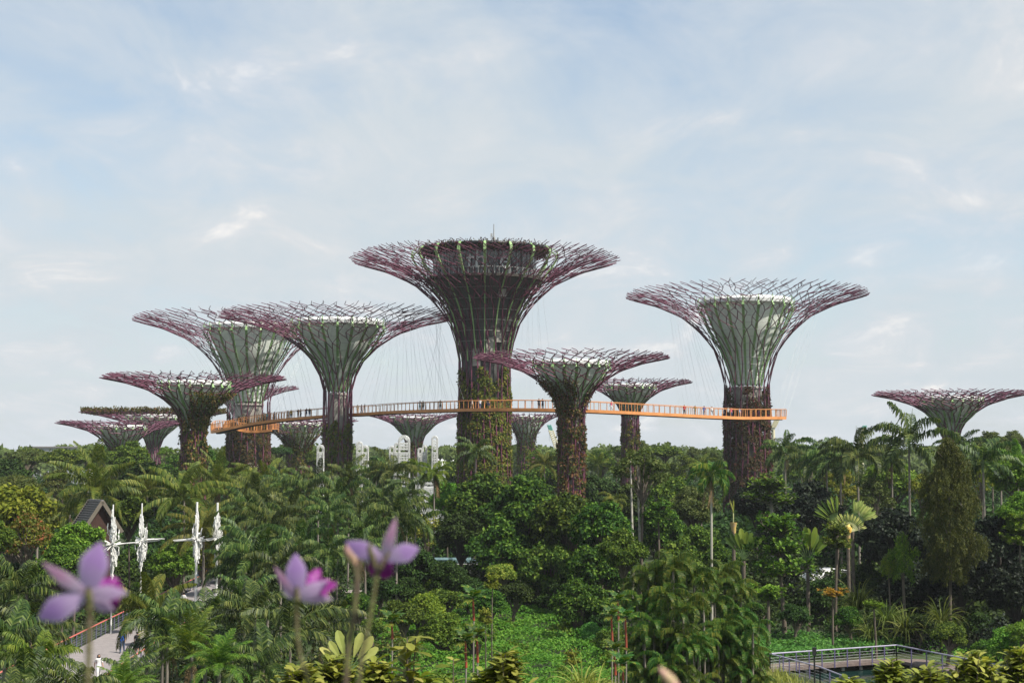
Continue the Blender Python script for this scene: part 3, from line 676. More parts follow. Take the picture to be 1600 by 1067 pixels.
# ------------------------------------------------------------------ the orange skyway
SKY = [(430, 671, 302), (412, 673, 303), (388, 673, 303.5), (364, 669, 303), (347, 668, 300.5), (339.5, 673, 297), (343, 674, 293.5), (358, 670, 291), (385, 664, 289), (430, 657, 286), (480, 652, 283), (530, 648, 281),
       (575, 646, 276), (620, 643, 268), (690, 640.5, 257), (760, 639, 247), (830, 639, 242.5), (900, 640.5, 240.5), (960, 643, 242), (1040, 647, 248), (1100, 650, 255), (1150, 652, 262), (1185, 652, 266), (1221, 652, 269)]
cp = np.array([tuple(P(a, b, c)) for a, b, c in SKY])
def catmull(c, step):
    q = []
    c = np.vstack([2 * c[0] - c[1], c, 2 * c[-1] - c[-2]])
    for i in range(1, len(c) - 2):
        for t in np.linspace(0, 1, 24, endpoint=False):
            q.append(.5 * ((2 * c[i]) + (-c[i - 1] + c[i + 1]) * t + (2 * c[i - 1] - 5 * c[i] + 4 * c[i + 1] - c[i + 2]) * t * t + (-c[i - 1] + 3 * c[i] - 3 * c[i + 1] + c[i + 2]) * t ** 3))
    q.append(c[-2]); q = np.array(q); s = np.concatenate([[0], np.cumsum(np.linalg.norm(np.diff(q, axis=0), axis=1))])
    n = int(s[-1] / step); u = np.linspace(0, s[-1], n + 1); return np.stack([np.interp(u, s, q[:, k]) for k in range(3)], 1)
sk = catmull(cp, 1.25)
sw = root('skyway', (0, 250, 0), 'curved orange footbridge hung between the towers, looping round at one end', 'footbridge')
sk0 = sk - np.array([0, 250, 0])
tn = unit(np.gradient(sk0, axis=0) * [1, 1, 0]); sd_ = np.stack([tn[:, 1], -tn[:, 0], 0 * tn[:, 0]], 1); up = np.array([0, 0, 1.])
def ribbon(prof, mi=0):
    """sweep a closed cross-section (side, height) along the walkway"""
    k = len(prof); V = np.concatenate([sk0[:, None] + sd_[:, None] * np.array([[p[0]] for p in prof])[None] + up * np.array([[p[1]] for p in prof])[None]], 0).reshape(-1, 3)
    F = [(i * k + j, i * k + (j + 1) % k, (i + 1) * k + (j + 1) % k, (i + 1) * k + j) for i in range(len(sk0) - 1) for j in range(k)]
    e = [tuple(range(k)), tuple((len(sk0) - 1) * k + j for j in range(k - 1, -1, -1))]
    return [(V, F, mi)] + [(V[list(q)], [tuple(range(k))], mi) for q in e]
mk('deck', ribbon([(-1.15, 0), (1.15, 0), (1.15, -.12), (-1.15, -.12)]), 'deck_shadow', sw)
mk('edge_girder', ribbon([(-1.3, .12), (-1.16, .12), (-1.16, -.38), (-1.3, -.38)]), 'orange_steel', sw)
mk('edge_girder', ribbon([(1.16, .12), (1.3, .12), (1.3, -.38), (1.16, -.38)]), 'orange_steel', sw)
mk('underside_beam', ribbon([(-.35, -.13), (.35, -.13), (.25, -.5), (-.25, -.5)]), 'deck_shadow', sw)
inloop = np.linspace(0, 1, len(sk0)) < .24
for sgn in (-1, 1):
    A, B, ra = [], [], []
    for i in range(len(sk0)):
        b = sk0[i] + sd_[i] * 1.23 * sgn; lp = inloop[i] or i > len(sk0) * .93
        A.append(b + up * .1); B.append(b + up * 1.38 + sd_[i] * .05 * sgn); ra.append(.085 if lp else .055)
        if inloop[i] and i < len(sk0) - 1:
            b2 = (b + sk0[i + 1] + sd_[i + 1] * 1.23 * sgn) / 2; A.append(b2 + up * .1); B.append(b2 + up * 1.38); ra.append(.05)
    for h, q in ((1.42, .05),):
        e = sk0 + sd_ * 1.25 * sgn + up * h; A += list(e[:-1]); B += list(e[1:]); ra += [q] * (len(e) - 1)
    mk('railing', [tubes(A, B, ra)], 'orange_steel', sw)
    # end rails
for i in (0, len(sk0) - 1):
    a_, b_ = sk0[i] - sd_[i] * 1.25, sk0[i] + sd_[i] * 1.25
    A = [a_ + up * 1.42, a_ + up * .05]; B = [b_ + up * 1.42, b_ + up * .05]
    for t in np.linspace(.15, .85, 5): c_ = a_ * (1 - t) + b_ * t; A.append(c_ + up * .1); B.append(c_ + up * 1.4)
    mk('end_railing', [tubes(A, B, .07)], 'orange_steel', sw)
def skyat(px):
    x = sk[:, 0] / sk[:, 1] * FPX + 800; k = np.arange(len(sk)) > len(sk) * .16
    i = int(np.argmin(np.abs(x - px) + (~k) * 999)); return i
CPROTO = keep(mk('cable', [tubes([(0, 0, 0)], [(0, 0, 1)], .014, n=3)], 'cable_steel'))
def canopy_pt(key, a, t):
    q = SUPER[key]; fr, fz = flare(q['R'], q['r0'], q['zn'], q['zr']); return np.array([q['c'].x + math.cos(a) * fr(t), q['c'].y - 250 + math.sin(a) * fr(t), fz(t)])
def cable(a, b):
    o = inst('cable', CPROTO, sw, tuple(a)); v = Vector(b - a); o.rotation_mode = 'QUATERNION'; o.rotation_quaternion = v.to_track_quat('Z', 'Y'); o.scale = (1, 1, v.length)
def fan(key, x0, x1, n, a0, a1, t0, t1):
    for i in range(n):
        u = i / (n - 1); j = skyat(x0 + (x1 - x0) * u)
        for sgn in ((-1, 1) if i % 2 else (1,)):
            cable(sk0[j] + sd_[j] * 1.2 * sgn, canopy_pt(key, a0 + (a1 - a0) * u, t0 + (t1 - t0) * u))
fan('b', 562, 716, 16, .35, -.25, .42, .80)
fan('b', 502, 420, 8, 2.7, 3.5, .42, .76)
fan('a', 440, 404, 6, .3, -.6, .50, .72)
fan('hub', 664, 722, 6, 3.2, 3.6, .30, .5)
fan('hub', 812, 866, 5, -.3, -.6, .30, .55)
fan('a', 345, 380, 5, 3.6, 4.2, .7, .55)
fan('e', 1060, 1128, 9, 3.6, 3.4, .80, .52)
fan('e', 1206, 1220, 5, -.5, -.35, .55, .66)
# ------------------------------------------------------------------ people
mat('skin_tone', (.42, .24, .16), .55); mat('skin_brown', (.25, .13, .08), .55)
mat('hair_black', (.015, .012, .012), .5); mat('hair_brown', (.05, .028, .018), .5)
for nme, c in (('white', (.75, .75, .74)), ('black', (.02, .02, .024)), ('red', (.62, .03, .03)), ('blue', (.03, .14, .62)), ('navy', (.03, .04, .10)), ('teal', (.10, .42, .42)), ('yellow', (.62, .42, .08)), ('grey', (.22, .22, .23)),
               ('pink', (.62, .10, .18)), ('denim', (.08, .12, .22)), ('beige', (.45, .38, .28)), ('sky', (.3, .42, .6))):
    mat('cloth_' + nme, c, .85, scale=6)
def body_mesh(pose):
    J = {'pel': (0, 0, .95), 'wa': (0, 0, 1.1), 'ch': (0, .0, 1.30), 'sh': (0, 0, 1.42), 'nk': (0, -.005, 1.50), 'hd': (0, -.015, 1.58), 'hc': (0, -.02, 1.66), 'ht': (0, -.01, 1.73), 'ns': (0, -.115, 1.625)}
    Rr = {'pel': .155, 'wa': .135, 'ch': .15, 'sh': .10, 'nk': .052, 'hd': .072, 'hc': .094, 'ht': .06, 'ns': .014}
    E = [('pel', 'wa'), ('wa', 'ch'), ('ch', 'sh'), ('sh', 'nk'), ('nk', 'hd'), ('hd', 'hc'), ('hc', 'ht'), ('hd', 'ns')]
    st = {'stand': (.04, -.02), 'walk': (-.24, .22), 'lean': (.03, .1), 'photo': (.05, -.05), 'sit': (0, 0)}[pose]
    for s, sx, off in (('L', -1, st[0]), ('R', 1, st[1])):
        if pose == 'sit': pts = [('hp', (.1 * sx, 0, .90), .1), ('kn', (.13 * sx, -.42, .92), .07), ('an', (.13 * sx, -.46, .50), .045), ('to', (.13 * sx, -.63, .44), .035)]
        else: pts = [('hp', (.09 * sx, off * .1, .88), .105), ('kn', (.105 * sx, off * .55 - .03, .50), .066), ('an', (.11 * sx, off, .09), .043), ('to', (.12 * sx, off - .17, .035), .034)]
        pv = 'pel'
        for nm, p, q in pts: J[nm + s] = p; Rr[nm + s] = q; E.append((pv, nm + s)); pv = nm + s
        if pose == 'walk': ar = [(.185, 0, 1.40), (.235, -off * .5 + .02, 1.13), (.24, -off * 1.1 - .05, .89)]
        elif pose == 'lean': ar = [(.185, -.02, 1.40), (.27, -.16, 1.17), (.20, -.40, 1.16)]
        elif pose == 'photo': ar = [(.185, 0, 1.40), (.30, -.14, 1.22), (.10, -.34, 1.50)]
        elif pose == 'sit': ar = [(.185, 0, 1.40), (.25, -.08, 1.14), (.16, -.32, 1.02)]
        else: ar = [(.185, 0, 1.40), (.235, .02, 1.12), (.25, -.06, .87)]
        pv = 'sh'
        for k, (x, y, z) in enumerate(ar):
            nm = ('ua', 'el', 'wr')[k] + s; J[nm] = (x * sx, y, z); Rr[nm] = (.062, .042, .027)[k]; E.append((pv, nm)); pv = nm
        w = Vector(J['wr' + s]); d = (w - Vector(J['el' + s])).normalized(); sd2 = d.cross(Vector((1, 0, 0))); sd2 = sd2.normalized() if sd2.length > .1 else Vector((0, 1, 0))
        pm = w + d * .06; J['pm' + s] = tuple(pm); Rr['pm' + s] = .032; E.append(('wr' + s, 'pm' + s))
        for f in range(4):
            o_ = sd2 * (.022 * (f - 1.5)); l = (.055, .07, .075, .06)[f]
            J['f%d' % f + s] = tuple(pm + o_ + d * .025); Rr['f%d' % f + s] = .0095; E.append(('pm' + s, 'f%d' % f + s))
            J['g%d' % f + s] = tuple(pm + o_ * 1.15 + d * (.025 + l * .8) + Vector((-.02 * sx, 0, 0))); Rr['g%d' % f + s] = .008; E.append(('f%d' % f + s, 'g%d' % f + s))
        J['th' + s] = tuple(w + d * .05 + sd2 * .055); Rr['th' + s] = .01; E.append(('wr' + s, 'th' + s))
    ks = list(J); me = bpy.data.meshes.new('body'); me.from_pydata([J[k] for k in ks], [(ks.index(a), ks.index(b)) for a, b in E], [])
    o = bpy.data.objects.new('body_source', me); COL.objects.link(o)
    md = o.modifiers.new('s', 'SKIN')
    sv = me.skin_vertices[0].data
    for i, k in enumerate(ks): sv[i].radius = (Rr[k], Rr[k] * (.72 if k in ('pel', 'wa', 'ch', 'sh') else 1)); sv[i].use_root = (k == 'pel')
    o.modifiers.new('d', 'SUBSURF').levels = 1
    dg = bpy.context.evaluated_depsgraph_get(); bm = bpy.data.meshes.new_from_object(o.evaluated_get(dg)); bpy.data.objects.remove(o)
    n = len(bm.vertices); co = np.empty(n * 3); bm.vertices.foreach_get('co', co); co = co.reshape(-1, 3); nr = np.empty(n * 3); bm.vertices.foreach_get('normal', nr); nr = nr.reshape(-1, 3)
    faces = [tuple(p.vertices) for p in bm.polygons]; bm.materials.clear(); bm.materials.append(MATS['skin_tone'])
    for p in bm.polygons: p.use_smooth = True
    def region(fn, puff, nm):
        fs = [f for f in faces if fn(np.mean(co[list(f)], 0))]; q = co + nr * puff
        m4 = [f for f in fs if len(f) == 4]; m3 = [f for f in fs if len(f) == 3]
        pr = [(q, np.array(m4))] + ([(q, np.array(m3))] if m3 else [])
        return keep(mk(nm, pr, 'cloth_white', smooth=True))
    sit = pose == 'sit'
    shirt = region(lambda c: c[2] > .93 and c[2] < 1.475 and abs(c[0]) < (.27 if c[2] > 1.2 else .19) and c[1] > -.22, .016, 'shirt')
    trs = region(lambda c: (c[2] < .98 and c[2] > (.10 if not sit else .58) and abs(c[0]) < .19 and (not sit or c[1] > -.5)) , .014, 'trousers')
    shorts = region(lambda c: c[2] < .98 and c[2] > .52 and abs(c[0]) < .19, .018, 'shorts')
    shoe = region(lambda c: c[2] < (.10 if not sit else .5) and (not sit or c[1] < -.4), .012, 'shoe')
    hair = region(lambda c: c[2] > 1.60 and (c[1] > -.055 or c[2] > 1.695), .018, 'hair')
    return bm, shirt, trs, shorts, shoe, hair
POSES = {k: body_mesh(k) for k in ('stand', 'walk', 'lean', 'photo', 'sit')}
def person(loc, rz, pose, shirt, legs, label, shorts=False, skin='skin_tone', hair='hair_black', k=1.0, group=None, longhair=False, bag=None):
    bm, sh, tr, so_, shoe, hr = POSES[pose]
    ro = root('person', loc, label, 'person', group, rz); ro.scale = (k,) * 3
    b = bpy.data.objects.new('body', bm); COL.objects.link(b); b.parent = ro; b.material_slots[0].link = 'OBJECT'; b.material_slots[0].material = MATS[skin]
    inst('shirt', sh, ro, material='cloth_' + shirt); inst('shorts' if shorts else 'trousers', so_ if shorts else tr, ro, material='cloth_' + legs)
    inst('shoes', shoe, ro, material='cloth_black'); inst('hair', hr, ro, material=hair)
    if longhair: mk('long_hair', [lathe([(.02, 1.72), (.10, 1.68), (.115, 1.58), (.12, 1.45), (.09, 1.33), (.02, 1.30)], 12, 0, .035)], hair, ro, True)
    if bag:
        V, F = lathe([(.01, 1.40), (.09, 1.38), (.13, 1.25), (.12, 1.08), (.01, 1.06)], 12); V = V * np.array([1.1, .7, 1]) + np.array([0, .19, 0]); o = mk('bag', [(V, F)], 'cloth_' + bag, smooth=True)
        o.location = ro.location; o.rotation_euler = ro.rotation_euler; o.scale = ro.scale; tag(o, bag + ' backpack on the back of the ' + label.split(' on ')[0].split(' by ')[0].split(' walking')[0], 'bag')
    return ro
def skyperson(px, pose, rz, shirt, legs, label, **kw):
    i = skyat(px); p = sk[i] + sd_[i] * kw.pop('side', .3); p = p.copy(); p[0] = (px - 800) / FPX * p[1]; p[2] = sk[i][2] + .0
    return person(tuple(p), rz, pose, shirt, legs, label, group='people on the skyway', **kw)
for a in ((418, 'stand', .3, 'teal', 'grey', 'person in a teal top near the loop of the skyway'), (429, 'stand', 1.5, 'navy', 'black', 'person in navy beside the end of the loop railing'),
          (450, 'lean', 2.6, 'grey', 'black', 'person in grey leaning on the skyway rail, left of the dark group'), (455, 'stand', .4, 'yellow', 'black', 'person in mustard beside the one in grey on the skyway'),
          (466, 'photo', 3.0, 'black', 'grey', 'person in black taking a picture in the middle of the skyway group'), (470, 'stand', 1.2, 'beige', 'black', 'person in beige standing close behind the photographer'),
          (479, 'lean', 2.9, 'navy', 'navy', 'person in navy bent over the rail just before the trunk'), (484, 'stand', .2, 'black', 'denim', 'person in black right beside the trunk on the skyway'),
          (559, 'stand', .2, 'beige', 'beige', 'person in beige just past the trunk on the skyway'), (565, 'walk', 1.6, 'navy', 'denim', 'person in navy walking ahead of the one in beige'), (570, 'stand', 1.9, 'black', 'grey', 'person in black with a dark bag near the trunk'),
          (656, 'photo', .5, 'white', 'teal', 'person in a white top and teal trousers halfway along the skyway'), (661, 'stand', 3.3, 'beige', 'black', 'person in beige next to the one in teal trousers'),
          (688, 'photo', .0, 'beige', 'black', 'person with raised elbows alone on the skyway before the tallest trunk'),
          (738, 'walk', -1.2, 'white', 'beige', 'person in white and beige before the tallest trunk, left of bright white shirt'), (750, 'stand', 3.1, 'white', 'denim', 'person in a bright white shirt and jeans against the tallest trunk'), (762, 'sit', .4, 'black', 'navy', 'person in dark clothes crouching against the tallest trunk'),
          (842, 'stand', .3, 'black', 'black', 'slim person in black beside the overgrown trunk'), (848, 'photo', -.4, 'navy', 'black', 'person in navy holding a camera beside the slim one in black'),
          (955, 'walk', 1.2, 'pink', 'white', 'person in pink just right of the overgrown trunk'), (1069, 'stand', .2, 'red', 'black', 'person in red on the right stretch of the skyway'),
          (1086, 'photo', -.3, 'yellow', 'beige', 'person in yellow on the right stretch of the skyway'), (1100, 'lean', 3.1, 'blue', 'denim', 'person in blue by the rail before the shaded end trunk'),
          (1112, 'sit', .4, 'white', 'grey', 'person in white sitting near the end trunk'), (1137, 'stand', 2.8, 'white', 'black', 'person in white before the end trunk'), (1142, 'stand', .5, 'pink', 'denim', 'person in pink before the end trunk'), (1155, 'lean', 3.0, 'sky', 'grey', 'person in pale blue leaning at the end trunk rail')):
    skyperson(*a)

# ------------------------------------------------------------------ footbridge on the left, with its people
BD = -.42
def bl(y): return -33.2 - (y - 97) * .045 + .00018 * (y - 97) ** 2 * 1.0   # left rail
def brx(y): return bl(y) + 7.1 - (y - 97) * .004
ys = np.linspace(84, 182, 40)
V = np.array([(f(y), y, z) for y in ys for f, z in ((bl, BD), (brx, BD), (brx, BD - .5), (bl, BD - .5))])
V += np.array([0, 0, .0]); F = [(4 * k + e, 4 * k + (e + 1) % 4, 4 * k + 4 + (e + 1) % 4, 4 * k + 4 + e) for k in range(39) for e in range(4)]
V[:, 2] += .25
tag(mk('bridge_deck', [(V, F)], 'bridge_floor'), kind='structure')
BDZ = BD + .25
for side, f in (('left', bl), ('right', brx)):
    fr_ = root('bridge_railing', (f(130), 130, BDZ), 'pink topped railing along the far side of the footbridge' if side == 'left' else 'pink topped railing along the near side of the footbridge', 'railing', 'railings of the footbridge')
    yy = np.arange(86, 181, 1.6); o_ = np.array([f(130), 130, BDZ]); q = np.array([(f(y), y, BDZ) for y in yy]) - o_
    mk('handrail', [tubes(q[:-1] + [0, 0, 1.15], q[1:] + [0, 0, 1.15], .055, n=6)], 'pink_rail', fr_)
    mk('railing_frame', [tubes(q, q + [0, 0, 1.12], .05, n=4)] + [tubes(q[:-1] + [0, 0, h], q[1:] + [0, 0, h], .016, n=4) for h in (.2, .4, .6, .8)], 'slate_post', fr_)
def bperson(px, yfeet, D, *a, **k):
    p = P(px, yfeet, D); person((p.x, p.y, BDZ), *a, **k)
bperson(154, 1052, 102.5, .5, 'walk', 'white', 'white', 'person in a white dress walking on the footbridge with a raised hand', longhair=True, bag='pink', group='people on the footbridge')
bperson(191, 1013, 116, .1, 'walk', 'blue', 'denim', 'person in a bright blue T-shirt walking on the footbridge', group='people on the footbridge')
bperson(214, 1015, 115, 2.9, 'stand', 'black', 'black', 'person in a black top and shorts beside the one in blue', shorts=True, group='people on the footbridge')
bperson(222, 958, 138, 2.9, 'stand', 'white', 'grey', 'person in white at the near end of the group under the fronds', group='people on the footbridge')
bperson(232, 959, 137, 2.5, 'walk', 'sky', 'navy', 'person in pale blue in the group under the fronds', group='people on the footbridge')
bperson(273, 948, 143, -.6, 'lean', 'red', 'red', 'person in red leaning at the far rail of the footbridge', longhair=True, group='people on the footbridge')
bperson(287, 942, 146, 2.9, 'stand', 'white', 'denim', 'person in a white shirt right of the one in red', group='people on the footbridge')
bperson(318, 930, 163, 0, 'stand', 'navy', 'navy', 'person holding up the rainbow umbrella', group='people on the footbridge')
bperson(325, 912, 172, 3, 'stand', 'white', 'grey', 'person in white behind the rainbow umbrella', group='people on the footbridge')
bperson(341, 914, 170, .3, 'walk', 'white', 'beige', 'person in white furthest right behind the white sculptures', group='people on the footbridge')
# rainbow umbrella
pu = P(319, 905, 162.5); um = root('umbrella', (pu.x, pu.y, BDZ), 'rainbow striped umbrella open at the far end of the footbridge', 'umbrella')
for i, c in enumerate(('blue', 'sky', 'teal', 'yellow', 'red', 'pink', 'blue', 'yellow')):
    a0, a1 = i / 8 * 2 * PI + 2.6, (i + 1) / 8 * 2 * PI + 2.6; aa = np.linspace(a0, a1, 5)
    V = np.array([(math.cos(a) * q, math.sin(a) * q, z) for q, z in ((.01, 2.62), (.35, 2.55), (.7, 2.3), (.9, 2.0)) for a in aa])
    mk('canopy_panel', [(V, [(r_ * 5 + k, r_ * 5 + k + 1, r_ * 5 + k + 6, r_ * 5 + k + 5) for r_ in range(3) for k in range(4)])], 'cloth_' + c, um, True)
mk('shaft', [tubes([(0, 0, 1.2)], [(0, 0, 2.65)], .015, n=6)], 'black_paint', um)

# ------------------------------------------------------------------ white burst sculptures
def burst(px, yt, ymid, ybase, D, arm, armz, label, seed, w=1.0, solid=False):
    r = rng(seed); t = P(px, yt, D); m_ = P(px, ymid, D); z0 = float(gz(t.x, D)); ro = root('light_sculpture', (t.x, t.y, z0), label, 'sculpture', 'white burst sculptures by the footbridge')
    zt, zm = t.z - z0, m_.z - z0; h1 = zt - zm; zb_ = (P(px, ybase, D).z - z0); pw = .12 if solid else .075
    mk('pole', [tubes([(0, 0, 0)], [(0, 0, zt)], pw, pw * .8, 8)], 'white_paint', ro)
    A, B, ra = [], [], []
    for k in range(40):
        a = r.random() * 2 * PI; q = (.08 + .50 * r.random() ** 1.3) * w; f = 1 - q / (.66 * w); u = r.choice([-1., 1.])
        zc2 = zm + u * h1 * (.06 + .48 * f * r.random()); hl = h1 * (.14 + .30 * max(f, 0)) * r.uniform(.7, 1.2); x, y = math.cos(a) * q, math.sin(a) * q
        z0_, z1 = sorted((zc2, zc2 + u * hl)); nseg = max(2, int((z1 - z0_) / .16)); zz = np.linspace(z0_, z1, nseg + 1); jx = r.normal(size=(nseg + 1, 2)) * .022
        for e in range(nseg): A.append((x + jx[e, 0], y + jx[e, 1], zz[e])); B.append((x + jx[e + 1, 0], y + jx[e + 1, 1], zz[e + 1])); ra.append(.032 + .03 * r.random())
        A.append((0, 0, zm + (zc2 - zm) * .35)); B.append((x, y, zc2)); ra.append(.022)
    mk('rays', [tubes(A, B, ra, n=5)], 'white_paint', ro)
    A, B, ra = [], [], []
    for k in range(9):
        o_ = r.normal(size=3) * np.array([0, .06, .06]); L = arm * (1 - .45 * r.random() * (k > 0)); A.append(np.array([0, 0, zm]) + o_); B.append(np.array([L, 0, zm + armz]) + o_ * .5); ra.append(.034)
        A.append(np.array([0, 0, zm]) + o_); B.append(np.array([-.16 * arm - .25 * np.sign(arm) * r.random() * 1.3, r.normal() * .3, zm + r.normal() * .12])); ra.append(.034)
    for k in range(26): a = r.random() * 2 * PI; A.append((0, 0, zm)); B.append((math.cos(a) * .55 * w, math.sin(a) * .55 * w, zm + r.normal() * .3)); ra.append(.04)
    mk('arm', [tubes(A, B, ra, n=5)], 'white_paint', ro)
burst(177, 788, 850, 915, 128, 2.2, .15, 'leftmost white burst sculpture, its lower part behind the big orchid', 1, 1.25)
burst(222, 786, 844, 935, 130, 2.0, .1, 'white burst sculpture second from the left, arm pointing right', 2, .95)
burst(308, 784, 842, 912, 134, -2.1, -.15, 'white burst sculpture with a solid pole and an arm pointing left', 3, .85, True)
burst(340, 785, 840, 900, 140, -1.5, -.25, 'rightmost white burst sculpture, close beside the next pole', 4, .8, True)

# ------------------------------------------------------------------ white lace arches
lm = bpy.data.materials.new('lace_white'); lm.use_nodes = True; MATS['lace_white'] = lm
lm.node_tree.nodes['Principled BSDF'].inputs['Base Color'].default_value = (.58, .59, .57, 1)
def lace_panel(w, h, arch=True, pitch=.42):
    """openwork board: scrollwork rings in a frame, with a round head"""
    A, B = [], []
    def seg(a, b): A.append(a); B.append(b)
    hh = h - (w / 2 if arch else 0); x = w / 2
    for o_ in (0, .16):
        seg((-x + o_, 0, 0), (-x + o_, 0, hh)); seg((x - o_, 0, 0), (x - o_, 0, hh))
    if arch:
        for rr_ in (x, x - .16, x * .62, x * .45):
            an = np.linspace(0, PI, 15)
            for a, b in zip(an[:-1], an[1:]): seg((math.cos(a) * rr_, 0, hh + math.sin(a) * rr_), (math.cos(b) * rr_, 0, hh + math.sin(b) * rr_))
        for a in np.linspace(0, PI, 13): seg((math.cos(a) * x * .62, 0, hh + math.sin(a) * x * .62), (math.cos(a) * x, 0, hh + math.sin(a) * x))
    nx = max(1, int((w - .3) / pitch)); nz = int(hh / pitch)
    for i in range(nz):
        if i % 6 == 0: seg((-x, 0, i * pitch), (x, 0, i * pitch)); seg((-x, 0, i * pitch + .1), (x, 0, i * pitch + .1)); continue
        for j in range(nx):
            cx_ = (j - (nx - 1) / 2) * pitch; cz = (i + .5) * pitch; q = pitch * .36; an = np.arange(7) / 6 * 2 * PI
            for a, b in zip(an[:-1], an[1:]): seg((cx_ + math.cos(a) * q, 0, cz + math.sin(a) * q), (cx_ + math.cos(b) * q, 0, cz + math.sin(b) * q))
            seg((cx_ - q, 0, cz), (cx_ + q, 0, cz))
    return tubes(A, B, .045, n=4)
def lace(px, yt, wpx, D, depth, label, rz=0.0, arch=True, zb=-.4, backs=2):
    t = P(px, yt, D); s = FPX / D; w = wpx / s; ro = root('lace_tower', (t.x, t.y, zb), label, 'light arch', 'white openwork towers', rz)
    V, F = lace_panel(w, t.z - zb, arch); parts = []
    for k in range(backs): parts.append((V + np.array([0, k * depth, 0]), F))
    mk('face_panel', parts, 'lace_white', ro)
    V2, F2 = lace_panel(depth, t.z - zb - w / 2, False); V2 = V2[:, [1, 0, 2]]
    mk('side_panel', [(V2 + np.array([w / 2, depth / 2, 0]), F2), (V2 + np.array([-w / 2, depth / 2, 0]), F2)], 'lace_white', ro)
lace(500, 695, 10, 240, 1.2, 'white lace tower just left of the trunk in front of the skyway')
lace(561, 690, 9, 236, 1.2, 'slim white lace tower just right of the trunk'); lace(570, 696, 10, 238, 1.2, 'second slim white lace tower right of the trunk')
lace(612, 697, 8, 236, 1.2, 'lower slim lace tower left of the broad arched one'); lace(620, 692, 8, 234, 1.2, 'slim lace tower touching the broad arched one')
lace(631, 680, 17, 228, 1.4, 'broad white lace tower with a round arched head, tallest of them')
lace(679, 681, 9, 240, 1.3, 'greyish round headed lace tower right of the far funnel tower'); lace(663, 696, 7, 241, 1.2, 'thin lace spire left of the greyish one'); lace(656, 700, 7, 243, 1.2, 'thinnest lace spire beside the far funnel trunk')
lace(645, 745, 9, 214, 1.0, 'white lace column lower down among the palms', backs=2); lace(668, 750, 26, 218, 3.0, 'low broad lace pavilion wall behind the slim palms', arch=False, backs=3); lace(684, 735, 20, 222, 3.0, 'taller lace wall right of the low pavilion wall')

# ------------------------------------------------------------------ far buildings, dome, cranes
p = P(700, 716, 560); dm = root('dome_building', (p.x, p.y, -1), 'low white shell roofed building between the lace towers and the tallest trunk', 'building')
a = np.linspace(0, PI / 2, 9); V, F = lathe([(math.cos(q) * 6.6, 8.5 + math.sin(q) * 5.0) for q in a], 32); mk('roof', [(V * [1.0, .8, 1], F)], 'white_shell', dm, True)
mk('wall', [lathe([(6.2, 0), (6.2, 8.6)], 32)], 'far_concrete', dm); mk('mast', [tubes([(1, 0, 13)], [(1, 0, 18)], .08, n=4)], 'white_shell', dm)
p = P(90, 701, 620); fb = root('office_building', (p.x, p.y, -1), 'distant flat grey building over the left treetops', 'building')
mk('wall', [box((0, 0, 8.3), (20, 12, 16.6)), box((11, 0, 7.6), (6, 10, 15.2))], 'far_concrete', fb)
mk('window', [box((x, -6.04, z), (1.6, .1, 1.2)) for x in np.arange(-8, 9, 2.6) for z in (4, 7, 10, 13)], 'dark_glass', fb)
mk('roof', [box((0, 0, 16.9), (21, 13, .6)), box((12, 0, 15.5), (7, 11, .5))], 'roof_shingle', fb)
def crane(px0, y0, px1, y1, D, label):
    a = P(px0, y0, D); b = P(px1, y1, D); cr_ = root('tower_crane', (a.x, a.y, -1), label, 'crane'); o_ = Vector((a.x, a.y, -1)); a = np.array(a - o_); b = np.array(b - o_); d = b - a
    def truss(u0, u1, w, m):
        A, B = [], []; n = 9; q = [a + d * (u0 + (u1 - u0) * k / n) for k in range(n + 1)]
        for sx in (-w, w):
            for sy in (-w, w):
                A += [x + [sx, sy, 0] for x in q[:-1]]; B += [x + [sx, sy, 0] for x in q[1:]]
        for k in range(n): A += [q[k] + [-w, -w, 0], q[k] + [w, -w, 0]]; B += [q[k + 1] + [w, -w, 0], q[k + 1] + [-w, -w, 0]]
        return tubes(A, B, .16, n=4)
    mk('boom', [truss(0, .78, .9, 0)], 'crane_cream', cr_); mk('boom_tip', [truss(.78, 1, .7, 0)], 'crane_teal', cr_)
    mk('cab', [box((0, 0, 1.6), (5, 4, 3.2)), box((1.5, -1, 4), (2, 2, 2))], 'crane_cream', cr_)
    mk('hook_line', [tubes([a + d * .97], [a + d * .97 - [0, 0, 6]], .06, n=3)], 'cable_steel', cr_)
    mk('boom_base', [tubes([(0, 0, 2)], [a], 1.0, .8, 6)], 'crane_cream', cr_)
crane(871, 702, 858, 664, 600, 'pale yellow crane boom with a teal tip beside the overgrown trunk')
crane(1208, 668, 1216, 652, 640, 'teal crane tip peeping past the right end of the skyway')
crane(1346, 690, 1351, 665, 650, 'teal crane tip just above the royal palms')

# ------------------------------------------------------------------ hut
p = P(150, 782, 143); ht = root('garden_hut', (p.x, p.y, -.5), 'small dark wooden hut with a steep shingle roof among the coconut palms', 'hut', rz=.62)
zt = p.z + .5; wd, ln, dr = 1.9, 3.4, 2.9
def slope(sx, th=.12): return (np.array([(0, -ln / 2, zt), (0, ln / 2, zt), (sx * wd, ln / 2, zt - dr), (sx * wd, -ln / 2, zt - dr), (0, -ln / 2, zt - th * 2), (0, ln / 2, zt - th * 2), (sx * (wd - .1), ln / 2, zt - dr - th), (sx * (wd - .1), -ln / 2, zt - dr - th)]), [(0, 1, 2, 3), (4, 7, 6, 5), (0, 3, 7, 4), (1, 5, 6, 2), (3, 2, 6, 7)])
sh_ = []
for sx in (-1, 1):
    for k in range(14):
        u = k / 14; sh_.append(beam((sx * wd * (u + .036) + sx * .05, -ln / 2, zt - dr * (u + .036) + .05), (sx * wd * (u + .036) + sx * .05, ln / 2, zt - dr * (u + .036) + .05), .20, .05))
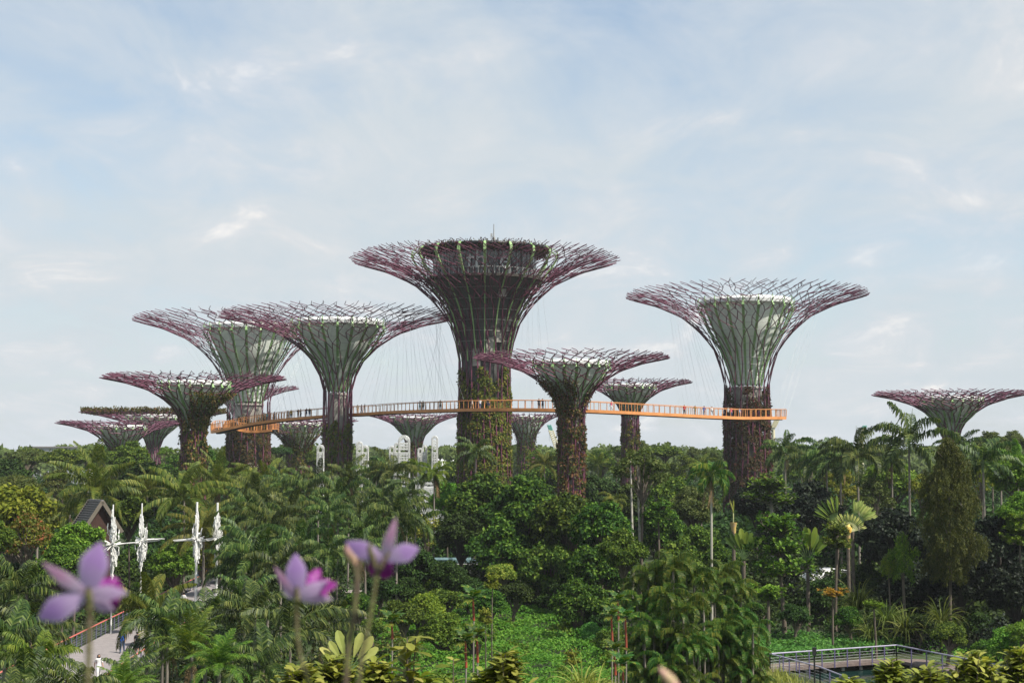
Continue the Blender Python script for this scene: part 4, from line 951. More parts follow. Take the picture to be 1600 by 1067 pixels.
mk('roof', [slope(-1), slope(1)] + sh_ + [beam((0, -ln / 2 - .05, zt + .06), (0, ln / 2 + .05, zt + .06), .22, .14)], 'roof_shingle', ht)
mk('barge_board', [beam((0, y, zt - .02), (sx * (wd + .08), y, zt - dr - .08), .10, .34) for sx in (-1, 1) for y in (-ln / 2 - .06, ln / 2 + .06)], 'barge_board', ht)
V = np.array([(-wd * .72, y, 0) for y in (-1.25, 1.25)] + [(wd * .72, y, 0) for y in (-1.25, 1.25)] + [(-wd * .72, y, zt - dr * .82) for y in (-1.25, 1.25)] + [(wd * .72, y, zt - dr * .82) for y in (-1.25, 1.25)] + [(0, y, zt - .3) for y in (-1.25, 1.25)])
mk('wall', [(V, [(0, 2, 6, 4), (1, 5, 7, 3), (0, 4, 5, 1), (2, 3, 7, 6)]), (V, [(4, 6, 8), (5, 9, 7)])], 'hut_wall', ht)

# ------------------------------------------------------------------ low pavilions behind the trees
def pavilion(px, py, D, w, label, rz=0, h=2.9, curved=False):
    p = P(px, py, D); z0 = float(gz(p.x, D)); ro = root('garden_pavilion', (p.x, p.y, z0), label, 'pavilion', rz=rz)
    for x in np.linspace(-w / 2 + .3, w / 2 - .3, 5):
        for y in (-1.4, 1.4): mk('post', [tubes([(0, 0, 0)], [(0, 0, h)], .12, n=8)], 'white_paint', ro, loc=(x, y, 0))
    if curved:
        a = np.linspace(0, PI, 15); V = np.array([(math.cos(q) * w / 2, y, h * .35 + math.sin(q) * w * .30) for q in a for y in (-2, 2)]); V2 = V + np.array([0, 0, .18])
        F = [(2 * k, 2 * k + 1, 2 * k + 3, 2 * k + 2) for k in range(14)]; mk('roof', [(V, F), (V2, F)], 'white_paint', ro)
    else:
        mk('roof', [box((0, 0, h + .12), (w, 3.6, .24))], 'white_paint', ro); mk('fascia', [box((0, -1.83, h + .36), (w, .06, .3)), box((0, 1.83, h + .36), (w, .06, .3))], 'pavilion_blue', ro)
    mk('wall', [box((0, 1.2, .7), (w * .9, .15, 1.4))], 'white_paint', ro)
pavilion(735, 900, 172, 10, 'white pavilion with a blue fascia glimpsed under the big dark trees'); pavilion(850, 905, 170, 12, 'second white pavilion behind the right part of the dark trees', .1)
pavilion(962, 888, 176, 5, 'small white pavilion behind the top of the palm clump', -.1); pavilion(1302, 905, 160, 7, 'white arched canopy behind the tiered trees', .3, curved=True)

# ------------------------------------------------------------------ pond, boardwalk, railing, lamp post
PA, PB, PC, PE = (18.9, 110.6), (29.4, 115.4), (35.6, 100.5), (24.5, 92.0)
def poly(name, pts, z, m, kind='structure', th=0.0):
    V = [(x, y, z) for x, y in pts]; n = len(V)
    pr = [(np.array(V), [tuple(range(n))])]
    if th: V2 = V + [(x, y, z - th) for x, y in pts]; pr.append((np.array(V2), [(k, k + n, (k + 1) % n + n, (k + 1) % n) for k in range(n)]))
    return tag(mk(name, pr, m), kind=kind)
wm = mat('pond_water', (.012, .035, .030), .06, (.006, .022, .02), .4, bump=.15, bscale=3, spec=.6)
DK = -.62
poly('pond_water', [(17.5, 111.0), (29.4, 116), (42, 100), (40, 80), (24, 82)], -1.25, 'pond_water')
poly('boardwalk', [(14, 110.2), PA, PB, PC, (39.5, 91), (42.6, 92.4), (38.3, 102), (30.6, 117.6), (29.2, 117.8), (18.0, 113.0), (14, 112.6)], DK, 'deck_boards', th=.22)
jt = root('boardwalk_supports', (28, 112, -1.5), 'stubby concrete supports under the edge of the boardwalk', 'supports')
def alongp(a, b, n): return [np.array(a) * (1 - t) + np.array(b) * t for t in np.linspace(0, 1, n)]
mk('support', [box((q[0] - 28, q[1] - 112 + .45, .50), (.22, .4, .36)) for q in alongp(PA, PB, 8)[1:] + alongp(PB, PC, 9)[1:]], 'concrete', jt)
rl = root('pond_railing', (28, 112, DK), 'lilac grey railing with slim purple posts round the pond corner', 'railing')
def railrun(a, b, n, z0=0.0):
    q = [np.array([x - 28, y - 112, z0]) for x, y in alongp(a, b, n)]; A = [c for c in q]; B = [c + [0, 0, 1.08] for c in q]
    for c in q: mk('post', [beam((0, 0, -.25), (0, 0, 1.08), .07, .10)], 'purple_post', rl, loc=tuple(c))
    mk('top_rail', [tubes([q[0] + [0, 0, 1.12]], [q[-1] + [0, 0, 1.12]], .05, n=8)], 'purple_rail', rl)
    mk('wires', [tubes([q[0] + [0, 0, h]], [q[-1] + [0, 0, h]], .008, n=4) for h in (.2, .4, .6, .8)], 'cable_steel', rl)
railrun(PA, PB, 11); railrun(PB, PC, 10); railrun(PC, (38.5, 91), 6); railrun(PA, (21.2, 104), 6); railrun((21.2, 104), (23.6, 90), 9)
lp = P(1273, 1067, 97); lr = root('lamp_post', (lp.x, lp.y, -1.0), 'thin black post with a small box head in front of the pond railing', 'post')
hh = P(1273, 1017, 97).z + 1
mk('pole', [tubes([(0, 0, 0)], [(0, 0, hh)], .055, n=8)], 'black_paint', lr); mk('head', [box((0, 0, hh), (.22, .22, .5))], 'black_paint', lr)

# ------------------------------------------------------------------ ground
xs = np.concatenate([np.linspace(-3000, -160, 12), np.linspace(-150, 150, 101), np.linspace(160, 3000, 12)]); ysg = np.concatenate([np.linspace(-200, -20, 6), np.linspace(-15, 260, 150), np.linspace(280, 5500, 16)])
X, Y = np.meshgrid(xs, ysg); Z = gz(X, Y)
inpond = (X > 20.5 + (115 - Y) * .10) & (X < 41 - (Y - 100) * .5) & (Y > 80) & (Y < 112.0 + (X - 20) * .35); Z = np.where(inpond & (Y < 115), -2.0, Z)
V = np.stack([X, Y, Z], -1).reshape(-1, 3); nx = len(xs); F = np.array([(j * nx + i, j * nx + i + 1, (j + 1) * nx + i + 1, (j + 1) * nx + i) for j in range(len(ysg) - 1) for i in range(nx - 1)])
mat('soil_grass', (.045, .075, .02), .95, (.03, .032, .015), .35, bump=.5)
tag(mk('ground', [(V, F)], 'soil_grass', smooth=True), kind='structure')
pts = [(-60 + i * 6, 166 + 2.5 * math.sin(i * .5)) for i in range(21)]
poly('path', pts + [(x, y + 3.2) for x, y in reversed(pts)], -.30, 'path_paving')
# ------------------------------------------------------------------ vegetation
GF = 'trees of the far tree line'; GM = 'broadleaf trees of the garden'; GP = 'royal palms'; GC = 'coconut palms'; GT = 'dark palms of the grove'
def far_wood(name, r, n, x0, x1, y0, y1, h0, h1, leafsize, m):
    Ps, Ns = [], []; cx_ = r.uniform(x0, x1, n); cy_ = r.uniform(y0, y1, n)
    for x, y in zip(cx_, cy_):
        h = r.uniform(h0, h1); q = r.uniform(4, 8); k = 420; s = sph(r, k); s[:, 2] = np.abs(s[:, 2]); Ps.append(np.array([x, y, h - q * .7]) + s * q * np.array([1, 1, .7]) * r.uniform(.7, 1.05, (k, 1))); Ns.append(s + r.normal(size=(k, 3)) * .5)
        kk = 60; Ps.append(np.stack([x + r.normal(size=kk) * q * .7, y + r.normal(size=kk) * q * .7, r.uniform(0, h - q * .6, kk)], 1)); Ns.append(r.normal(size=(kk, 3)))
    Pt = np.concatenate(Ps); Nn = np.concatenate(Ns); l = leafsize * r.uniform(.7, 1.4, len(Pt)); return tag(mk(name, [leaves(Pt, np.cross(Nn, sph(r, len(Pt))), Nn, l, l * .7)], m), 'hazy dark wood closing the view behind the towers', 'wood', kind='stuff')
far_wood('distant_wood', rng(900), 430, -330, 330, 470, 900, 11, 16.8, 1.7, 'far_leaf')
def thicket(name, r, n, pred, x0, x1, y0, y1, h0, h1, ls, m, lab):
    Ps, Ns = [], []; cx_ = r.uniform(x0, x1, n); cy_ = r.uniform(y0, y1, n); k_ = pred(cx_, cy_)
    for x, y in zip(cx_[k_], cy_[k_]):
        h = r.uniform(h0, h1); q = r.uniform(.55, .9) * h; k = int(260 * (q / ls / 9) ** 2 * 5) + 60; s = sph(r, k); s[:, 2] = np.abs(s[:, 2]); Ps.append(np.array([x, y, gz(x, y)]) + s * np.array([q, q, h]) * r.uniform(.6, 1.08, (k, 1))); Ns.append(s + r.normal(size=(k, 3)) * .6)
    Pt = np.concatenate(Ps); Nn = np.concatenate(Ns); l = ls * r.uniform(.7, 1.4, len(Pt)); return tag(mk(name, [leaves(Pt, np.cross(Nn, sph(r, len(Pt))), Nn, l, l * .62)], m), lab, 'undergrowth', kind='stuff')
offbridge = lambda x, y: ~((x > bl(y) - 2.6) & (x < brx(y) + 2.6) & (y < 182))
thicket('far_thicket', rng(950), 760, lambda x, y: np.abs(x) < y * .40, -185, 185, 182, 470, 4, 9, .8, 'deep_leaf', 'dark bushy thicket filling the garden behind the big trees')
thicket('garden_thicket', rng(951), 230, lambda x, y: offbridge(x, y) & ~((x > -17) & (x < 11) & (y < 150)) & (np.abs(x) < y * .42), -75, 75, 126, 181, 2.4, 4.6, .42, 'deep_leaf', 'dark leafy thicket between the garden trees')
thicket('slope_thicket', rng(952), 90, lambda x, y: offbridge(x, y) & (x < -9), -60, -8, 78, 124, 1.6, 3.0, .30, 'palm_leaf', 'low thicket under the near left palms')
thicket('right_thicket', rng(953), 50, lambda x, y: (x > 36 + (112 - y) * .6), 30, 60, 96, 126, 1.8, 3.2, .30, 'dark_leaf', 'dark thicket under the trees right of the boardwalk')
ROWS = [
 # far tree line: px, top y, distance, half width, kind, leaf, label
 (8, 716, 250, 42, BROAD, 'deep_leaf', 'dark round tree at the left edge of the far tree line'), (48, 706, 300, 34, UMBR, 'olive_leaf', 'brownish flat topped tree beside the dark one at the left edge'),
 (52, 700, 330, 22, UMBR, 'mid_green', 'thin flat topped tree breaking the skyline at far left'), (98, 704, 280, 34, UMBR, 'mid_green', 'spreading flat crown in front of the grey building'),
 (138, 703, 300, 30, UMBR, 'mid_green', 'flat layered crown left of the dense round one'), (205, 690, 262, 32, BROAD, 'mid_green', 'dense round crown hiding the foot of the left funnel towers'),
 (160, 695, 320, 20, LOOSE, 'mid_green', 'loose crown just before the far left funnel'), (258, 697, 300, 12, LOOSE, 'light_green', 'small pale crown right of the dense round one'), (268, 712, 290, 26, LOOSE, 'mid_green', 'feathery crown left of the creeper trunk'),
 (338, 706, 300, 18, LOOSE, 'mid_green', 'loose crown between the creeper trunk and the shaded trunk'), (438, 698, 350, 20, UMBR, 'deep_leaf', 'small dark umbrella tree right of the shaded trunk'), (426, 708, 420, 16, BROAD, 'far_leaf', 'hazy low tree behind the umbrella tree'),
 (490, 704, 350, 14, BROAD, 'mid_green', 'small tree just left of the trunk before the skyway'), (520, 712, 300, 26, BROAD, 'deep_leaf', 'low tree at the foot of the trunk before the skyway'),
 (590, 716, 330, 30, BROAD, 'deep_leaf', 'low dark tree behind the slim lace towers'), (720, 714, 330, 24, BROAD, 'mid_green', 'green tree under the white dome'), (748, 712, 300, 20, LOOSE, 'mid_green', 'tree at the foot of the tallest trunk'),
 (838, 702, 330, 16, LOOSE, 'light_green', 'pale tree between the tallest and the overgrown trunk'), (864, 708, 340, 18, BROAD, 'mid_green', 'green tree under the crane boom'), (850, 724, 270, 30, BROAD, 'mid_green', 'bushy tree lower between the two trunks'),
 (938, 702, 310, 20, BROAD, 'mid_green', 'round tree just right of the overgrown trunk'), (962, 696, 340, 16, LOOSE, 'mid_green', 'loose crown left of the distant funnel trunk'), (1002, 690, 360, 20, BROAD, 'far_leaf', 'hazy round tree right of the distant funnel trunk'),
 (936, 740, 225, 42, BROAD, 'deep_leaf', 'deep green tree behind the overgrown trunk foot'), (1040, 697, 320, 26, UMBR, 'mid_green', 'flat crowned tree midway along the right tree line'), (1083, 698, 400, 10, BROAD, 'far_leaf', 'tiny hazy round tree on the skyline before the big right tower'),
 (1066, 712, 300, 24, LOOSE, 'mid_green', 'loose tree below the flat crowned one'), (1108, 702, 300, 26, LOOSE, 'olive_leaf', 'olive loose crown left of the big right trunk'), (1030, 720, 260, 30, BROAD, 'mid_green', 'bushy tree behind the white stemmed one'),
 (1548, 675, 235, 32, BROAD, 'olive_leaf', 'olive round tree right of the lone tower'), (1582, 674, 290, 18, BROAD, 'far_leaf', 'hazy tree top at the right edge skyline'), (1240, 690, 300, 16, BROAD, 'far_leaf', 'hazy tree between the right trunk and the palms'),
 (1265, 700, 240, 40, LOOSE, 'mid_green', 'bushy tree behind the first royal palms'), (1390, 715, 215, 40, BROAD, 'light_green', 'sunlit yellow green tree behind the royal palm trunks'), (1310, 735, 205, 34, LOOSE, 'yellow_green', 'bright tree behind the traveller palm'),
 (1440, 740, 190, 30, LOOSE, 'yellow_green', 'bright bush tree between palm and weeping tree'), (1535, 720, 190, 30, LOOSE, 'yellow_green', 'yellow green tree right of the weeping tree'),
 # left middle ground
 (20, 745, 178, 44, UMBR, 'olive_leaf', 'brown tinged spreading tree above the yellow bush tree'), (85, 735, 200, 34, LOOSE, 'olive_leaf', 'sparse twiggy tree above the hut'), (230, 720, 225, 50, BROAD, 'deep_leaf', 'shady tree behind the first coconut palm'),
 (30, 757, 146, 58, BROAD, 'yellow_green', 'yellow green bushy tree at the left edge'), (45, 800, 126, 44, LOOSE, 'blush_leaf', 'tree with reddish young leaves below the yellow bush tree'), (-5, 815, 116, 26, BROAD, 'mid_green', 'green shrub tree cut by the left edge'),
 (118, 812, 124, 42, BROAD, 'light_green', 'glossy light green tree in front of the hut'), (100, 850, 116, 40, BROAD, 'mid_green', 'darker bush behind the big orchid'), (205, 775, 150, 30, BROAD, 'dense_green', 'dark glossy round tree right of the hut'),
 (322, 700, 230, 30, LOOSE, 'mid_green', 'leafy tree at the foot of the creeper trunk'), (270, 845, 150, 34, BROAD, 'light_green', 'yellow flecked tree over the far end of the footbridge'), (318, 850, 160, 24, BROAD, 'yellow_green', 'sunlit tree behind the right hand sculptures'),
 (250, 868, 172, 30, BROAD, 'deep_leaf', 'dark tree behind the footbridge crowd'), (205, 860, 168, 30, BROAD, 'dense_green', 'dark tree between the two left sculptures'), (345, 860, 176, 26, BROAD, 'dark_leaf', 'almost black tree closing the footbridge'), (150, 880, 150, 34, BROAD, 'deep_leaf', 'dark tree left of the footbridge behind the orchid'),
 (20, 880, 128, 36, BROAD, 'deep_leaf', 'shaded shrub tree by the left bridge rail'),
 # centre
 (700, 755, 176, 26, BROAD, 'light_green', 'light green tree right of the lace wall'), (668, 800, 160, 34, LOOSE, 'croton_leaf', 'pale flowering tree below the lace wall'), (722, 775, 168, 26, BROAD, 'mid_green', 'green tree between lace wall and dark trees'),
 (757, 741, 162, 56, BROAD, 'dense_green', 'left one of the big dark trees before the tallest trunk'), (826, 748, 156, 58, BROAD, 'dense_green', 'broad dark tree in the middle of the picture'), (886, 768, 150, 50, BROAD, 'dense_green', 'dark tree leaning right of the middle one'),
 (938, 783, 142, 46, BROAD, 'dense_green', 'bushy tree sloping towards the palm clump'), (720, 800, 156, 36, BROAD, 'deep_leaf', 'deep shaded tree on the left flank of the dark trees'), (788, 812, 152, 50, BROAD, 'dense_green', 'lower dark tree under the middle crowns'),
 (862, 842, 148, 50, BROAD, 'mid_green', 'lower green tree before the white pavilion'), (930, 850, 138, 44, BROAD, 'dense_green', 'lower green tree beside the red stemmed palms'), (905, 905, 130, 40, BROAD, 'dense_green', 'shrubby tree above the shaded hollow'), (975, 828, 122, 34, BROAD, 'mid_green', 'sunlit bush tree at the right end of the dark trees'),
 (650, 850, 140, 36, BROAD, 'deep_leaf', 'dark tree behind the upper orchid flower'), (700, 875, 134, 30, BROAD, 'deep_leaf', 'shaded tree above the green slope'),
 (1000, 699, 150, 42, LOOSE, 'olive_leaf', 'tall olive crowned tree on two white stems'), (985, 760, 185, 36, BROAD, 'deep_leaf', 'dark tree behind the white stems'), (1046, 740, 190, 46, LOOSE, 'mid_green', 'leafy tree right of the white stems'), (1030, 790, 158, 40, BROAD, 'dense_green', 'tree with dark glossy crown before the slender palm'),
 (1080, 760, 175, 36, BROAD, 'olive_leaf', 'olive tree behind the slender white palm'), (1060, 845, 140, 40, BROAD, 'mid_green', 'yellow flecked bush behind the palm clump'), (1130, 850, 142, 34, BROAD, 'dense_green', 'dark bush right of the slender palm trunk'), (1095, 820, 152, 36, BROAD, 'mid_green', 'green crown behind the slender palm trunk'),
 # right
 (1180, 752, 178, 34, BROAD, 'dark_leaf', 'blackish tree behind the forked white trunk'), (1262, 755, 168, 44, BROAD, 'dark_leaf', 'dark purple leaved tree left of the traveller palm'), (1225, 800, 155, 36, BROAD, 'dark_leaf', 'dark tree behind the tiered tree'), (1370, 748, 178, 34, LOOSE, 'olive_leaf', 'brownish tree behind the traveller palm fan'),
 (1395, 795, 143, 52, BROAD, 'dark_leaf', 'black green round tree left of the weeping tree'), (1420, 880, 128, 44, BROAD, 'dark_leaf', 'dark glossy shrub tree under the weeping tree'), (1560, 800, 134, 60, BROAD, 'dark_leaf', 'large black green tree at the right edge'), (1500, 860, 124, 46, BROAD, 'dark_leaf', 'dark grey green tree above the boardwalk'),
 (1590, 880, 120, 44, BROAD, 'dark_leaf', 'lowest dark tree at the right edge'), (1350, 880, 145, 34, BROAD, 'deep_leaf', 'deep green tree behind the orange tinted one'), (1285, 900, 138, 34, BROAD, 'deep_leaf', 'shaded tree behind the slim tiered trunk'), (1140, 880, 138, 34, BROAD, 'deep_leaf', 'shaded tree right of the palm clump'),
 (1588, 712, 150, 34, BROAD, 'light_green', 'bright broad leaved tree at the upper right edge'), (1592, 770, 132, 30, BROAD, 'light_green', 'glossy tree with yellow leaves at the right edge'), (1210, 880, 150, 40, BROAD, 'dark_leaf', 'dark mass behind the lowest tier'),
]
for i, (px, yt, D, w, kind, leaf, lab) in enumerate(ROWS):
    far = D > 200
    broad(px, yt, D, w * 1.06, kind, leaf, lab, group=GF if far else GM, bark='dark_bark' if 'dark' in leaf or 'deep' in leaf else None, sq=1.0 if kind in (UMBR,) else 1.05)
# tiered trees with paddle leaves
def tier(px, yt, D, w, kindi, leaf, lab, sq=1.0, bark=None, dz=0):
    ro = broad(px, yt, D, w, [TIER[kindi]], leaf, lab, group='tiered trees with paddle leaves', name='tiered_tree', sq=sq, bark=bark)
tier(1206, 742, 158, 46, 1, 'mid_green', 'tiered tree whose white trunk forks below the upper crown', .9, 'pale_bark'); tier(1224, 800, 124, 52, 0, 'mid_green', 'tallest tiered tree with three flat layers of paddle leaves', 1.35, 'bark')
tier(1200, 915, 118, 34, 2, 'light_green', 'low flat layer of paddle leaves over the fern bank', 1, 'bark'); tier(1303, 815, 130, 30, 1, 'mid_green', 'slim tiered tree beside the traveller palm', 1.2, 'bark')
tier(1300, 920, 117, 22, 2, 'orange_leaf', 'young tree with orange and yellow leaves', .8, 'bark'); tier(1368, 940, 116, 20, 2, 'light_green', 'small light green tree left of the boardwalk corner', .8, 'bark'); tier(1030, 780, 150, 30, 1, 'mid_green', 'tiered crown left of the slender white palm', 1)
tier(1590, 800, 122, 30, 0, 'light_green', 'large leaved tree at the right edge below the bright crown', 1.2)
for px, yt, D, lab in ((986, 720, 149, 'slender white stem on the left under the olive crown'), (997, 718, 151, 'slender white stem on the right under the olive crown')):
    p = P(px, yt, D); z0 = float(gz(p.x, D)); mo = mk('white_tree_stem', [path_tube([(0, 0, 0), (.15, 0, 5), (-.05, 0, p.z - z0)], [.17, .14, .07], 8)], 'white_paint' if 0 else 'pale_bark', smooth=True, loc=(p.x, p.y, z0)); tag(mo, lab, 'tree', 'white stems')
# weeping tree and the small pendulous conifer
broad(1478, 682, 121, 40, [WEEP], 'olive_leaf', 'tall ragged weeping tree dominating the right side', name='weeping_tree', sq=1.18)
broad(1412, 830, 122, 17, [WEEPS], 'light_green', 'small pale weeping conifer before the dark trees', name='weeping_tree', sq=1.0); broad(1390, 865, 122, 10, [WEEPS], 'yellow_green', 'short pale drooping sprig left of the weeping conifer', name='weeping_tree', sq=.8)
# palms ---------------------------------------------------------
for k, (px, yt, D, kk, lab) in enumerate((
    (1226, 678, 205, .95, 'slim royal palm nearest the big right trunk'), (1262, 690, 196, 1.0, 'royal palm second from the big right trunk'), (1292, 685, 188, 1.05, 'royal palm left of the yellowish one'), (1340, 672, 168, 1.1, 'royal palm with a yellowing skirt of fronds'),
    (1312, 690, 182, .95, 'royal palm half hidden behind the yellowing one'), (1418, 645, 158, 1.25, 'tallest royal palm with a wide crown left of the weeping tree'), (1392, 690, 178, .9, 'lower royal palm behind the tallest one'), (1536, 683, 148, 1.0, 'royal palm on a dark trunk right of the weeping tree'),
    (1500, 672, 200, .9, 'royal palm peeping out behind the weeping tree'), (1590, 688, 165, 1.0, 'royal palm at the right edge'), (1562, 700, 170, .85, 'small royal palm left of the edge palm'))):
    palm(px, yt + 4, D, ROYAL, lab, k=kk * 1.3, group=GP, leaf='bright_palm_leaf' if k in (9, 10) else 'palm_leaf')
for px, yt, D, kk, lab in ((152, 716, 150, 1.15, 'largest coconut palm rising over the hut'), (110, 765, 160, .8, 'coconut palm behind the hut roof'), (290, 722, 150, 1.15, 'coconut palm above the white sculptures'), (345, 722, 165, .95, 'coconut palm behind the two right sculptures'), (415, 716, 170, 1.0, 'olive coconut palm at the foot of the shaded trunk'),
                           (385, 735, 158, .9, 'coconut palm left of the dark palm grove'), (230, 735, 180, .85, 'coconut palm between the two large ones'), (60, 770, 165, .7, 'young coconut palm above the yellow bush tree'), (320, 790, 142, .9, 'low coconut palm with arching fronds over the sculptures')):
    palm(px, yt, D, COCO, lab, k=kk, leaf='coconut_leaf', group=GC, rise=3.3, shaft=False)
r = rng(77)
grove = [(388, 768, 132), (398, 745, 148), (420, 790, 122), (440, 735, 160), (452, 772, 138), (478, 742, 152), (470, 820, 116), (498, 728, 168), (512, 775, 136), (528, 745, 150), (545, 725, 172), (560, 770, 142), (572, 800, 126), (588, 722, 165), (598, 752, 148), (612, 712, 160), (620, 775, 136),
         (636, 748, 150), (400, 835, 114), (515, 830, 112), (384, 815, 120), (648, 790, 142), (560, 830, 122), (440, 850, 108), (376, 862, 116)]
GL = ['furthest left palm of the dark grove', 'palm at the upper left of the dark grove', 'palm low on the left of the grove with glossy fronds', 'palm of the grove under the skyway loop', 'palm of the grove in its left centre', 'palm of the grove below the small funnel tower', 'low palm of the grove above the middle orchid', 'high palm of the grove left of the trunk foot',
      'palm in the heart of the grove', 'palm of the grove right before the trunk foot', 'high palm of the grove at the trunk foot', 'palm of the grove left of the upper orchid', 'palm directly above the upper orchid flower', 'high palm of the grove below the slim lace towers', 'palm of the grove left of the arched lace tower',
      'highest palm of the grove before the arched lace tower', 'palm of the grove above the right orchid petal', 'palm of the grove before the lace column', 'low palm of the grove left of the middle orchid', 'low palm of the grove right of the middle orchid', 'palm of the grove beside the rightmost sculpture', 'rightmost palm of the grove below the lace wall', 'lowest palm behind the orchid bud', 'lowest palm of the grove above the middle flower', 'low shaded palm by the footbridge end']
for (px, yt, D), lab in zip(grove, GL): palm(px, yt, D, ROYAL, lab, k=r.uniform(.92, 1.15), leaf='palm_leaf', group=GT, tw=.75)
palm(646, 716, 190, FOX, 'slim palm before the white lace column', k=1.3, leaf='bright_palm_leaf', rise=1.0); palm(678, 727, 165, FOX, 'small slim palm on a thin trunk before the lace wall', k=1.15, leaf='bright_palm_leaf', rise=1.0, tw=.7); palm(742, 688, 172, ROYAL, 'palm before the foot of the tallest trunk', k=.85, leaf='palm_leaf')
palm(1110, 716, 116, FOX, 'slender palm on a thin white trunk right of centre', k=1.15, leaf='foxtail_leaf', bark='pale_bark', rise=1.2, tw=.7, shaft=False)
palm(1095, 715, 200, ROYAL, 'small palm behind the slender white one', k=.8, leaf='coconut_leaf')
palm(960, 770, 170, FOX, 'spiky palm behind the sunlit bush tree', k=1.0, leaf='coconut_leaf', rise=1); palm(935, 712, 250, COCO, 'far palm right of the overgrown trunk', k=.7, leaf='coconut_leaf', rise=2.4, shaft=False); palm(850, 712, 250, COCO, 'far palm between the two central trunks', k=.7, leaf='coconut_leaf', rise=2.4, shaft=False)
# nearer palms low on the left
for px, yt, D, kk, kind, leaf, lab in ((28, 872, 92, .8, NEARP, 'palm_leaf', 'palm at the left edge level with the big orchid'), (48, 945, 84, .7, NEARP, 'palm_leaf', 'palm under the big orchid flower'), (10, 950, 80, .7, NEARP, 'palm_leaf', 'palm cut by the left edge near the bottom'), (62, 990, 72, .62, NEARP, 'bright_palm_leaf', 'lowest palm by the near bridge rail'),
        (232, 905, 92, .7, COCO, 'coconut_leaf', 'palm with a tall upright frond before the footbridge'), (255, 935, 84, .6, NEARP, 'palm_leaf', 'palm whose fronds hang over the footbridge'), (322, 925, 96, .8, NEARP, 'palm_leaf', 'palm at the near edge of the footbridge'), (300, 965, 74, .75, ARECA, 'bright_palm_leaf', 'bright feathery palm at the bottom left of the sculptures'),
        (345, 985, 70, .7, ARECA, 'bright_palm_leaf', 'bright feathery palm beside the first at the bottom'), (400, 915, 94, .8, NEARP, 'palm_leaf', 'dark palm left of the middle orchid stalk'), (455, 935, 88, .8, NEARP, 'palm_leaf', 'dark palm behind the middle orchid stalk'), (410, 985, 74, .7, NEARP, 'palm_leaf', 'low palm between feathery palm and orchid stalk'),
        (8, 1055, 60, .5, NEARP, 'palm_leaf', 'lowest palm in the bottom left corner'), (262, 958, 84, .62, NEARP, 'palm_leaf', 'palm between the two railings of the footbridge'), (205, 1018, 70, .5, NEARP, 'palm_leaf', 'small palm at the bottom over the footbridge floor'),
        (505, 930, 92, .75, NEARP, 'palm_leaf', 'palm right of the middle orchid'), (196, 1040, 66, .5, ARECA, 'bright_palm_leaf', 'small feathery palm over the near bridge rail'), (382, 895, 104, .8, NEARP, 'palm_leaf', 'palm above the feathery palms'), (112, 1040, 64, .5, NEARP, 'palm_leaf', 'palm at the bottom below the big orchid'), (40, 1010, 66, .6, NEARP, 'palm_leaf', 'bottom left corner palm')):
    kk *= 1.4 if kind is NEARP else 1.15
    palm(px, yt, D, kind, lab, k=kk, leaf=leaf, group='palms on the near left slope', rise=3.0 if kind is COCO else (1.9 if kind is NEARP else 2.1), shaft=False, tw=.75)
# slim grey palm trunks under the grove
# clumping palms right of centre
def clump(px, yt, D, spec, lab):
    rr_ = rng(int(px)); spec = [(a * .85, b, c, d * .78) for a, b, c, d in spec] + [(a * .85 + rr_.uniform(-22, 22), b + rr_.uniform(8, 26), c + rr_.uniform(-.6, .8), d * .66) for a, b, c, d in spec] + [(rr_.uniform(-62, 45), rr_.uniform(960, 1075), rr_.uniform(-3, 1), .72) for q in range(16)]
    top = P(px, yt, D); z0 = float(gz(top.x, D)); s = FPX / D; ro = root('palm_clump', (top.x, top.y, z0), lab, 'palm clump', 'leafy clumping palms')
    for i, (dx, y, dd, k) in enumerate(spec):
        q = P(px + dx, y, D + dd); h = q.z - z0 - .75 * k
        inst('stem', PTRUNK[i % 2], ro, (q.x - top.x, dd, -.2), (.5, .5, h + .2), material='palm_bark'); inst('crown', CLUMP[i % 3], ro, (q.x - top.x, dd, h), k, (0, 0, i * 1.3), material='foxtail_leaf')
clump(1050, 868, 76, [(0, 868, 0, 1.05), (-42, 885, .8, 1.0), (38, 880, 1, 1.0), (-62, 925, -.3, .95), (-10, 915, -1.2, 1.0), (30, 930, -1.5, .95), (-35, 960, -1.8, .95), (8, 975, -2.2, .95), (-55, 985, -1.5, .9), (40, 995, -2.4, .9), (-15, 1020, -2.8, .9), (-70, 1030, -2, .85), (20, 1040, -3, .85)], 'large clump of palms with arching leaves, left one of the pair')
clump(1130, 885, 80, [(0, 880, .5, .95), (20, 905, 0, .9), (-18, 925, -.8, .9), (30, 945, -.6, .9), (5, 965, -1.4, .9), (-20, 985, -2, .85), (32, 1005, -1.6, .85), (5, 1025, -2.4, .85), (45, 1030, -1.8, .8)], 'second clump of arching palms with yellowing leaves, towards the boardwalk')
